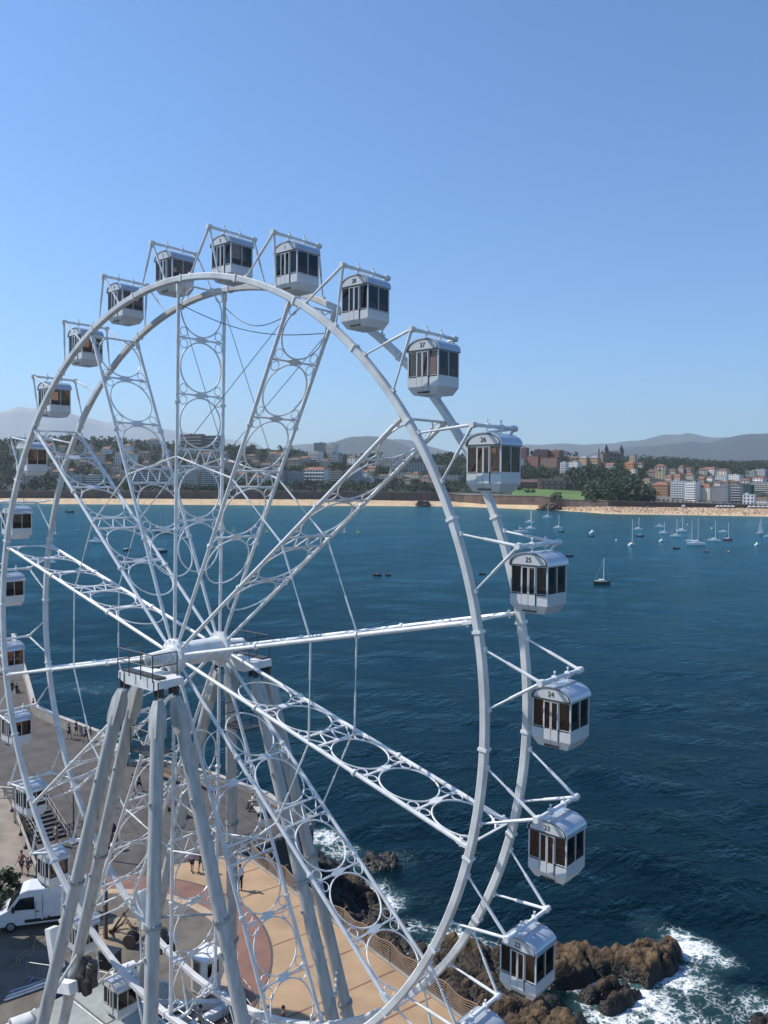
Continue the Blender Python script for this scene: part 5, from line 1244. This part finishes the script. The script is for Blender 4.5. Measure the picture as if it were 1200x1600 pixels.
# church with two spired towers
t, W_, dp_, hw_ = building('stone church with two dark spired towers on the far hill', 941, 974, 705, 721, (.25, .20, .15), 'gable', 'dark', cols=6, floors=2, name='church', cat='church', yaw=.3, depth=16)
def tower(t, x_, y_, w, h, sp, m, rm, name='tower'):
    b = MB(); b.box((x_, y_, h / 2 - 3), (w, w, h + 6)); b.box((x_, y_, h * .72), (w + .5, w + .5, .5)); b.box((x_, y_, h), (w + .7, w + .7, .6)); tw = part(name, b, m, t)
    b = MB(); b.add([(x_ - w / 2 - .3, y_ - w / 2 - .3, h + .3), (x_ + w / 2 + .3, y_ - w / 2 - .3, h + .3), (x_ + w / 2 + .3, y_ + w / 2 + .3, h + .3), (x_ - w / 2 - .3, y_ + w / 2 + .3, h + .3), (x_, y_, h + sp)], [(0, 1, 4), (1, 2, 4), (2, 3, 4), (3, 0, 4), (3, 2, 1, 0)]); part('spire', b, rm, tw)
    for s in (-1, 1):
        o = part('window', WIN, None, tw); o.location = (x_ + s * w * .2, y_ - w / 2, h * .87); o.scale = (w * .22, .15, h * .14)
chm, drk = wallm((.25, .20, .15)), mat('spire_slate', (.05, .055, .06), .6)
kk_ = 1800 / FPX
tower(t, -W_ * .32, -6, 8.0, 23, 14, chm, drk); tower(t, W_ * .42, -6, 8.0, 22, 14, chm, drk)
b = MB(); b.box((-W_ * .62, 4, 9), (3, 3, 24)); sp_ = part('turret', b, chm, t); b = MB(); b.lathe((-W_ * .62, 4, 21), Z, [(0, 2), (9, .1)], 8); part('spire', b, drk, sp_)
# palace on the lawn
t, W_, dp_, hw_ = building('long brick palace with steep dark gabled roofs above the green lawn', 842, 886, 748, 764, (.22, .12, .085), 'gable', 'dark', cols=10, floors=2, name='palace', cat='palace', yaw=.05, depth=14)
pm, pr = wallm((.22, .12, .085)), mat('roof_dark', ROOFC['dark'])
for q in range(5):
    x_ = -W_ * .42 + W_ * .21 * q; b = MB(); g_ = 3.2; hz_ = hw_ + 1
    b.add([(x_ - g_, -dp_ / 2 - 1.2, 0), (x_ + g_, -dp_ / 2 - 1.2, 0), (x_ + g_, -dp_ / 2 - 1.2, hz_), (x_, -dp_ / 2 - 1.2, hz_ + 4.5), (x_ - g_, -dp_ / 2 - 1.2, hz_), (x_ - g_, 0, 0), (x_ + g_, 0, 0), (x_ + g_, 0, hz_), (x_, 0, hz_ + 4.5), (x_ - g_, 0, hz_)],
          [(0, 1, 2, 3, 4), (9, 8, 7, 6, 5), (0, 4, 9, 5), (1, 6, 7, 2)]); gp = part('gable', b, wallm((.34, .22, .15)), t)
    b = MB(); 
    for s in (-1, 1): b.add([(x_ + s * (g_ + .4), -dp_ / 2 - 1.7, hz_ - .4), (x_, -dp_ / 2 - 1.7, hz_ + 4.75), (x_, 0, hz_ + 4.75), (x_ + s * (g_ + .4), 0, hz_ - .4), (x_ + s * (g_ + .4), -dp_ / 2 - 1.7, hz_ - .1), (x_, -dp_ / 2 - 1.7, hz_ + 5.1), (x_, 0, hz_ + 5.1), (x_ + s * (g_ + .4), 0, hz_ - .1)], [(0, 1, 2, 3), (7, 6, 5, 4), (0, 4, 5, 1), (3, 2, 6, 7), (0, 3, 7, 4), (1, 5, 6, 2)])
    part('gable_roof', b, pr, t)
    for s in (-1, 1): o = part('window', WIN, None, gp); o.location = (x_ + s * 1.3, -dp_ / 2 - 1.22, hz_ * .55); o.scale = (1.4, .12, 2.6)
tower(t, W_ * .53, -2, 8, 19, 6, wallm((.30, .12, .08)), pr)
building('low brick palace wing with dark roof behind gondola 26', 813, 840, 749, 763, (.22, .12, .085), 'gable', 'brown', cols=7, floors=2, yaw=.05)

# ---- trees of the far shore
CRO = [crown_mesh(16, 10, .55, (3.6, 3.6, 3.8), 30 + i, LEAF[i % 3]) for i in range(5)]
CRO_P = crown_mesh(16, 12, .45, (2.0, 2.0, 5.2), 41, LEAF[0]); BIG = [crown_mesh(34, 14, .8, (7.5, 7.5, 8.0), 50 + i, LEAF[i % 2]) for i in range(3)]
TRK = MB().tube([(0, 0, -1), (0, 0, 5)], [.3, .18], 5).mesh('trunk', BARK)
protos = {}
def far_tree(p, cr, sc, label, group, hz_=5.0):
    t = thing('tree', label, 'tree', p, random.uniform(0, 6.28), group); c = part('crown', cr, None, t); c.location = (0, 0, hz_ * sc); c.scale = (sc,) * 3; k = part('trunk', TRK, None, t); k.scale = (sc,) * 3
rt_ = random.Random(5)
PARK = [(u, y) for u, y in ((921, 786), (930, 783), (938, 787), (947, 782), (955, 787), (964, 783), (973, 788), (982, 786), (990, 789), (999, 788), (1008, 790), (1016, 789), (925, 770), (936, 768), (946, 769), (958, 768), (968, 771), (979, 773), (990, 775), (1003, 777), (1012, 781), (917, 757), (928, 755), (940, 754), (954, 756), (968, 758), (983, 762), (996, 768), (905, 754), (895, 752))]
for u, y in PARK: far_tree(ter_pt(u, hit(u, min(y, ter_y(u, 6)))), rt_.choice(BIG), rt_.uniform(1.2, 1.75), 'large dark park tree in the dense clump right of the palace lawn', 'park trees beside the lawn', 7)
for u, y, s in ((872, 783, .8), (866, 783, .65), (812, 766, .7), (806, 764, .8), (824, 770, .6), (833, 770, .55)): far_tree(ter_pt(u, hit(u, min(y, ter_y(u, 6)))), BIG[0], s, 'round dark tree standing on the palace lawn or its edge', 'lawn trees', 5)
for u in range(715, 905, 7):
    far_tree(ter_pt(u, hit(u, ter_y(u, 175) )), rt_.choice(CRO), rt_.uniform(.8, 1.3), 'leafy tree at the back edge of the palace lawn', 'trees behind the lawn')
for u in range(10, 720, 9):
    far_tree(ter_pt(u + rt_.uniform(-3, 3), rt_.uniform(28, 60)), rt_.choice(CRO), rt_.uniform(.45, .85), 'low round tree along the green strip above the long sea wall', 'trees along the left promenade')
for u in range(1010, 1205, 7):
    far_tree(ter_pt(u + rt_.uniform(-2, 2), rt_.uniform(8, 22)), rt_.choice(CRO), rt_.uniform(.38, .55), 'low clipped tree along the promenade before the beach row', 'trees along the right promenade')
for u in range(5, 1010, 12):
    uu = u + rt_.uniform(-5, 5); d_ = rt_.uniform(640, 740); c = rt_.choice(CRO + [CRO_P])
    if clear(uu - 4, uu + 4, ter_y(uu, d_) - 14, ter_y(uu, d_) + 3): far_tree(ter_pt(uu, d_), c, rt_.uniform(.9, 1.7), 'tree on the skyline of the far wooded hill', 'skyline trees')
# woodland mass between the houses and on the ridge behind the town
def wood(name, n, gen, size, seed):
    base = [crown_mesh(9, 9, size * .16, (size, size, size * 1.05), seed + i) for i in range(4)]
    vb = []
    for me in base:
        a = np.zeros(len(me.vertices) * 3); me.vertices.foreach_get('co', a); vb.append(a.reshape(-1, 3))
    co = []; mi = []; rg = random.Random(seed)
    for _ in range(n):
        r_ = gen(rg)
        if r_ is None: continue
        p, s = r_; a = rg.uniform(0, 6.28); v = vb[rg.randrange(4)]; ca_, sa_ = math.cos(a), math.sin(a)
        w_ = v @ np.array([[ca_, sa_, 0], [-sa_, ca_, 0], [0, 0, 1]]) * s + np.array((p.x, p.y, p.z + size * .8 * s)); co.append(w_); mi += [rg.choice((0, 0, 1, 2))] * (len(w_) // 4)
    co = np.concatenate(co).astype(np.float32); me = bpy.data.meshes.new(name); nq = len(co) // 4
    me.vertices.add(len(co)); me.vertices.foreach_set('co', co.ravel()); me.loops.add(len(co)); me.loops.foreach_set('vertex_index', np.arange(len(co), dtype=np.int32))
    me.polygons.add(nq); me.polygons.foreach_set('loop_start', np.arange(0, len(co), 4, dtype=np.int32)); 
    for m in LEAF: me.materials.append(m)
    me.polygons.foreach_set('material_index', np.array(mi, np.int32)); me.update(calc_edges=True); return link(name, me)
def gen_hill(rg):
    u = rg.uniform(-300, 1010); dd = rg.uniform(30, 720); y = ter_y(u, dd); s = rg.uniform(.6, 1.5)
    if 790 < u < 915 and 25 < dd < 165: return None
    if 712 < u <= 790 and dd < 165: s *= .55
    if u > 940 and dd < 170: return None
    for a, b, c, d, e in BN:
        if a - 3 < u < b + 3 and y - 7 * s < d - .28 * (d - c) and y > c + 2: return None
    if dd < 120 and rg.random() < .3: return None
    return ter_pt(u, dd), s
def gen_ridge(rg):
    u = rg.uniform(940, 1560); dd = rg.uniform(640, 1720) if rg.random() < .8 else rg.uniform(200, 640); y = ter_y(u, dd); s = rg.uniform(.6, 1.3) * (1 if dd > 640 else .6)
    for a, b, c, d, e in BN:
        if a - 2 < u < b + 2 and y - 9 * s < d + 1 and y > c + 1: return None
    return ter_pt(u, dd), s
tag(wood('woodland', 10500, gen_hill, 5.0, 60), 'dark woodland filling the gaps between houses on the far hill', 'woodland', kind='stuff')
tag(wood('ridge_forest', 3600, gen_ridge, 6.0, 70), 'hazy forest covering the ridge behind the right hand town', 'forest', kind='stuff')

# ---- crowd, tents and kiosks on the beaches
cm = [mat('crowd_%s' % n_, c, .8, var=.02) for n_, c in (('skin', (.34, .18, .12)), ('dark', (.06, .05, .06)), ('white', (.65, .62, .6)), ('red', (.4, .08, .06)), ('blue', (.08, .14, .3)))]
b = MB(); rc_ = random.Random(3)
for _ in range(2000):
    u = rc_.uniform(880, 1230) if rc_.random() < .8 else rc_.uniform(10, 720); t_ = rc_.random() ** .8; D = d0(u) + lerp_tab(T_B, u) * (.08 + .9 * t_); yw, ys = lerp_tab(T_W, u), lerp_tab(T_S, u)
    p = atd(u, yw + (ys - yw) * (.08 + .9 * t_), D); b.cur = rc_.choice((0, 0, 0, 1, 2, 3, 4)); h_ = rc_.choice((.5, 1.7, 1.6, .6, 1.75)); w_ = .55 if h_ > 1 else 1.5
    b.lathe(p, Z, [(0, w_ * .3), (h_ * .5, w_ * .5), (h_ * .8, w_ * .4), (h_, .12)], 5)
tag(b.build('beach_crowd', cm), 'tiny bathers crowding the far sand beaches', 'crowd', kind='stuff')
TENT = mat('tent_white', (.68, .68, .68), .7)
for k, u in enumerate((1068, 1121, 1127, 1133, 1139, 1145, 1171, 1178, 1185, 1192, 1199)):
    D = d0(u) + lerp_tab(T_B, u) * .95; p = atd(u, lerp_tab(T_S, u) + .6, D); t = thing('beach_tent', 'white tent awning pitched at the top of the crowded right beach', 'tent', p, .5, 'white tents on the right beach'); b = MB()
    b.add([(-2.4, -2, 2.2), (2.4, -2, 2.2), (2.4, 2, 2.2), (-2.4, 2, 2.2), (0, 0, 3.8)], [(0, 1, 4), (1, 2, 4), (2, 3, 4), (3, 0, 4), (3, 2, 1, 0)]); part('canopy', b, TENT, t)
    b = MB(); [b.tube([(x_, y_, 0), (x_, y_, 2.2)], .06, 5) for x_ in (-2.3, 2.3) for y_ in (-1.9, 1.9)]; b.box((0, 1.9, 1.1), (4.6, .05, 2.1)); part('frame', b, TENT, t)

# ---- distant mountains
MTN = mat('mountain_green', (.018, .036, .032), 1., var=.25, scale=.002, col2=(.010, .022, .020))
PALEM = mat('haze_pale_mountain', (.30, .33, .34), 1., var=.1, scale=.001); HALFM = mat('haze_tint_mountain', (.07, .095, .105), 1., var=.2, scale=.001)  # distance haze painted into both base colours, palest for the farthest range
def ridge(name, D, tab, depth_, MTN=MTN):
    u0, u1 = tab[0][0], tab[-1][0]; uu = np.linspace(u0, u1, 90); rows = []
    for v in (-1, -.75, -.5, -.25, -.08, 0, .3, 1):
        row = []
        for u in uu:
            top = atd(u, lerp_tab(tab, u), D).z; g = (1 - abs(v)) ** 1.2; dd = D + depth_ * v
            p = atd(u, 755, dd); z_ = (top + 5) * g - 5; z_ *= 1 + .22 * mnoise.fractal(Vector((p.x / 1300, p.y / 1300, 1.)), 1., 2., 5) * (0.35 if v == 0 else 1); row.append((p.x, p.y, z_))
        rows.append(row)
    A_ = np.array(rows); tag(link(name, grid_mesh(name, A_[..., 0], A_[..., 1], A_[..., 2], MTN)), kind='structure')
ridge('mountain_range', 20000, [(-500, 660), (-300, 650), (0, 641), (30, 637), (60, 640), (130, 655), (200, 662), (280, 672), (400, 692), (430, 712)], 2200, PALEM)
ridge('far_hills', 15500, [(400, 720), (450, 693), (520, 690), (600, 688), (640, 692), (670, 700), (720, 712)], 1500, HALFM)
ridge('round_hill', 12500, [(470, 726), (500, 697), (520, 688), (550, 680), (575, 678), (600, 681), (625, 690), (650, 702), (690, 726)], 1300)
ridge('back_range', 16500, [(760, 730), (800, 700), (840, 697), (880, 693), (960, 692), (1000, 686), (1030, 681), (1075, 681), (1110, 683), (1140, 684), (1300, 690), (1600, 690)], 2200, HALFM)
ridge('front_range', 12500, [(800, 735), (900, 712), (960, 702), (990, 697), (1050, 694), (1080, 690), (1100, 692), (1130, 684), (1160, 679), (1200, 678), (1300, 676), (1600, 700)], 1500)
# valley floor behind the coast so the land runs on to the mountains
p_ = [C + FH * 2600 + rt0 * s * 9000 for s in (-1, 1)] + [C + FH * 21500 + rt0 * s * 9000 for s in (1, -1)]
tag(MB().add([(p.x, p.y, 4.) for p in p_], [(0, 1, 2, 3)]).build('plain', MTN), kind='structure')

# ================================================================== BOATS
HW = mat('boat_white', (.86, .86, .84), .3, var=.04); HD = mat('boat_dark', (.03, .035, .045), .4); HR = mat('boat_red', (.42, .03, .03), .4); HO = mat('boat_olive', (.07, .07, .045), .5); SAILM = mat('sail_cloth', (.74, .74, .72), .8); SGR = mat('sail_green', (.35, .45, .12), .8); TEAK = mat('boat_deck', (.45, .40, .32), .7)
def hull_mb(L, B, Hh):
    b = MB(); n = 13; secs = []
    for i in range(n):
        s = i / (n - 1); x_ = -L / 2 + L * s; w = B / 2 * (1 - max(0, (s - .45) / .55) ** 2.1) * (.82 + .18 * min(1, s * 4)); w = max(w, .02); sh = Hh * (1 + .35 * max(0, s - .4))
        secs.append([(x_, -w, sh), (x_ - L * .01, -w * .93, sh * .45), (x_ - L * .03 * s, -w * .7, -.15), (x_ - L * .03 * s, w * .7, -.15), (x_ - L * .01, w * .93, sh * .45), (x_, w, sh)])
    vs = sum(secs, []); fs = []
    for i in range(n - 1):
        for k in range(5): fs.append((i * 6 + k, i * 6 + k + 1, i * 6 + 7 + k, i * 6 + 6 + k))
        fs.append((i * 6 + 5, i * 6, i * 6 + 6, i * 6 + 11))
    fs += [tuple(range(5, -1, -1)), tuple((n - 1) * 6 + k for k in range(6))]; return b.add(vs, fs)
def boat(px, py, lenpx, yaw, label, hm=None, mast=0., cabin=True, sail=None, kind='boat', name='motorboat', masts=1, fly=False, crew=0):
    p = at(px, py, SEA); D = (p - C).dot(fw); k = D / FPX; L = max(2.2, lenpx * k * 1.12); B_ = max(.9, L * (.3 if L > 4 else .4)); Hh = max(.4, L * .15)
    t = thing(name, label, kind, p, yaw - .5 - YAW); hm = hm or HW; part('hull', hull_mb(L, B_, Hh), hm, t, True)
    b = MB(); b.box((-L * .05, 0, Hh * 1.02), (L * .78, B_ * .72, .06)); part('deck', b, TEAK if not cabin else HW, t)
    if cabin:
        ch = L * (.09 if mast else .15); b = MB(); x0, x1 = -L * .20, L * .22
        b.add([(x0, -B_ * .33, Hh), (x1, -B_ * .28, Hh), (x1, B_ * .28, Hh), (x0, B_ * .33, Hh), (x0 + .05 * L, -B_ * .29, Hh + ch), (x1 - .09 * L, -B_ * .24, Hh + ch), (x1 - .09 * L, B_ * .24, Hh + ch), (x0 + .05 * L, B_ * .29, Hh + ch)], [(3, 2, 1, 0), (4, 5, 6, 7), (0, 1, 5, 4), (1, 2, 6, 5), (2, 3, 7, 6), (3, 0, 4, 7)]); part('cabin', b, HW, t)
        b = MB(); b.box((0, 0, Hh + ch * .6), (L * .26, B_ * .635, ch * .3)); part('cabin_window', b, HD, t)
        if fly: b = MB(); b.box((-L * .04, 0, Hh + ch * 1.25), (L * .18, B_ * .42, ch * .4)); b.tube([(-L * .1, 0, Hh + ch), (-L * .12, 0, Hh + ch * 2.4)], L * .008, 5); part('flybridge', b, HW, t)
    for q in range(masts if mast else 0):
        hm_ = mast * k; xm = L * (.08 - .32 * q); hh = hm_ * (1 - .12 * q); b = MB(); b.tube([(xm, 0, Hh), (xm, 0, hh)], [.12 * max(1, D / 420), .08 * max(1, D / 420)], 5); ms = part('mast', b, HW if hm is not HD else GALV, t)
        b = MB(); b.tube([(xm, 0, Hh + L * .12), (xm - L * .34, 0, Hh + L * .11)], L * .022, 6); part('boom', b, HW, ms)
        b = MB(); b.tube([(L * .47, 0, Hh * 1.3), (xm, 0, hh * .97)], .03 * max(1, D / 400), 4); b.tube([(-L * .47, 0, Hh), (xm, 0, hh * .97)], .03 * max(1, D / 400), 4); part('stay', b, GALV, ms)
    if sail:
        hm_ = mast * k; xm = L * .08; b = MB()
        pts = [(xm - .05, 0, Hh + L * .13), (xm - L * .42, .25, Hh + L * .12), (xm - L * .22, .2, hm_ * .55), (xm - .05, 0, hm_ * .97)]; b.extrude(pts, (0, .03, 0)); part('mainsail', b, sail, t)
        b = MB(); b.extrude([(L * .46, 0, Hh * 1.4), (xm + .1, .3, Hh + L * .12), (xm + .1, 0, hm_ * .8)], (0, .03, 0)); part('jib', b, sail, t)
    for q in range(crew):
        b = MB(); x_ = L * (-.25 + .4 * q); b.lathe((x_, 0, Hh * .9), Z, [(0, .2), (.35, .22), (.55, .18), (.62, .08), (.68, .1), (.85, .1), (.9, .04)], 7); part('crew', b, mat('crew_cloth', (.06, .04, .05), .8), t)
    if not cabin and not mast: b = MB(); b.box((-L * .47, 0, Hh * 1.1), (L * .07, L * .08, Hh * 1.2)); part('outboard', b, HD, t)
boat(828, 817, 13, .1, 'white sailboat farthest left of the moored group with a tall mast', mast=31, name='sailboat', kind='sailboat')
boat(829, 827, 14, .0, 'white sailboat moored just below the leftmost sailboat', mast=30, name='sailboat', kind='sailboat')
boat(814, 833, 21, .3, 'larger white motor yacht beside the bracket of gondola 25', fly=True)
boat(855, 809, 12, .1, 'white sailboat moored nearest the rocky point', mast=20, name='sailboat', kind='sailboat')
boat(872, 826, 13, 0, 'white sailboat touching a dark one, right of gondola 25', mast=22, name='sailboat', kind='sailboat')
boat(877, 831, 9, .4, 'small dark hulled boat under the white sailboat right of gondola 25', hm=HD)
boat(926, 833, 12, 1.2, 'white cabin cruiser seen bow on, alone in open water', fly=True)
boat(924, 838, 8, .2, 'little dark dinghy just under the lone cabin cruiser', hm=HD, cabin=False)
boat(987, 852, 14, 1.2, 'white sailboat with a dark tall mast, seen bow on', mast=41, name='sailboat', kind='sailboat')
boat(1000, 838, 11, .1, 'low dark blue boat right of the dark masted sailboat', hm=HD)
boat(997, 828, 12, .1, 'white sailboat above the low dark blue boat', mast=20, name='sailboat', kind='sailboat')
boat(1031, 824, 13, .2, 'white motorboat at the top of the central cluster', fly=True)
boat(1037, 834, 13, .1, 'white sailboat between two motorboats in the central cluster', mast=19, name='sailboat', kind='sailboat')
boat(1034, 846, 10, 1.1, 'stubby white cruiser at the bottom of the central cluster', fly=True)
boat(1065, 831, 15, 0, 'white sailboat farthest from shore in the right cluster', mast=24, name='sailboat', kind='sailboat')
boat(1056, 839, 15, .1, 'white sailboat just below and left of the other in the right cluster', mast=28, name='sailboat', kind='sailboat')
boat(1088, 852, 25, .15, 'largest white sailboat with two masts, lower right of the fleet', mast=43, masts=2, name='sailboat', kind='sailboat')
boat(1116, 846, 17, .1, 'white sailboat between the largest one and the red one', mast=33, name='sailboat', kind='sailboat')
boat(1137, 844, 12, .2, 'red hulled sailboat on the right of the fleet', hm=HR, mast=28, name='sailboat', kind='sailboat')
boat(1130, 832, 12, 0, 'white motorboat above the red sailboat', fly=False)
boat(1188, 834, 9, .3, 'boat under white sails near the right edge', mast=25, sail=SAILM, name='sailboat', kind='sailboat')
boat(1183, 852, 11, 1.2, 'white cruiser seen bow on at the right edge below the sails', fly=True)
boat(1199, 839, 9, .2, 'white boat cut by the right edge of the bay view', fly=True)
boat(1103, 862, 9, .3, 'pale grey dinghy below the largest sailboat', hm=GALV, cabin=False, crew=1)
boat(1057, 857, 9, .2, 'small dark rowing boat left of the largest sailboat', hm=HD, cabin=False, crew=1)
boat(890, 869, 11, .2, 'dark dinghy with a person, below the open water right of gondola 25', hm=HD, cabin=False, crew=1)
boat(941, 912, 23, .05, 'olive hulled sailboat alone in the middle of the bay', hm=HO, mast=40, name='sailboat', kind='sailboat')
boat(110, 801, 16, .0, 'long flat dark boat near the left beach', hm=HD, cabin=False)
boat(150, 848, 21, .25, 'white motor yacht seen through the left spokes', fly=True)
boat(198, 860, 11, 1.0, 'dark hulled sailboat seen between the left spokes', hm=HD, mast=36, name='sailboat', kind='sailboat')
boat(252, 863, 19, .3, 'dark hulled motorsailer with tall twin masts behind the spokes', hm=HD, mast=68, masts=2, name='motorsailer', kind='boat')
boat(258, 833, 30, 0, 'long dark ketch with tall masts farther behind the spokes', hm=HD, mast=40, masts=2, name='ketch', kind='sailboat')
boat(86, 835, 8, .2, 'small white sailboat close behind the far rim at left', mast=22, name='sailboat', kind='sailboat')
boat(82, 880, 12, .3, 'white boat half hidden by the far rim at left', fly=True)
boat(122, 828, 6, .3, 'tiny white dinghy off the left beach', cabin=False)
for i, (u, v, m_) in enumerate(((365, 831, SGR), (417, 832, SGR), (538, 833, SAILM), (559, 833, SGR))):
    boat(u, v, 6, .5, ('yellow green dinghy sail just right of the vertical spoke', 'green dinghy sail between the upper right spokes', 'white dinghy sail left of a greenish one in mid bay', 'greenish dinghy sail nearest the near rim')[i], mast=10, sail=m_, cabin=False, name='sailing_dinghy', kind='dinghy')
boat(388, 828, 9, .1, 'dark low boat between the two green dinghy sails', hm=HD, cabin=False)
boat(590, 899, 12, .1, 'dark rowing boat with crew, left one of the pair in open bay', hm=HD, cabin=False, crew=2)
boat(607, 899, 7, .1, 'dark kayak right of the rowing boat in open bay', hm=HD, cabin=False, crew=1)
boat(754, 897, 9, .0, 'dark kayak just right of the near rim in the bay', hm=HD, cabin=False, crew=1)
for i, (u, v) in enumerate(((1139, 863), (963, 845), (1074, 820), (1112, 826))):
    t = thing('buoy', 'small round buoy floating among the moored boats', 'buoy', at(u, v, SEA), 0, 'mooring buoys'); b = MB(); b.ball((0, 0, .3), .6, 10, 8); part('float', b, mat('buoy_yellow', (.55, .32, .04), .5) if i == 0 else HW, t, True); b = MB(); b.tube([(0, 0, .8), (0, 0, 1.4)], .05, 5); part('staff', b, DSTEEL, t)

# ================================================================== AIR
hz = MB().box((C.x, C.y, 945), (47000, 47000, 1910)); hm = bpy.data.materials.new('haze'); hm.use_nodes = True; tt = hm.node_tree; tt.nodes.clear()
o_ = tt.nodes.new('ShaderNodeOutputMaterial'); v_ = tt.nodes.new('ShaderNodeVolumePrincipled'); v_.inputs['Color'].default_value = (.80, .91, .99, 1); v_.inputs['Density'].default_value = HAZE_DENSITY; v_.inputs['Anisotropy'].default_value = .2
tt.links.new(v_.outputs[0], o_.inputs['Volume']); ho_ = hz.build('haze', hm); tag(ho_, kind='stuff', label='pale blue sea air softening the far shore and mountains', cat='haze')
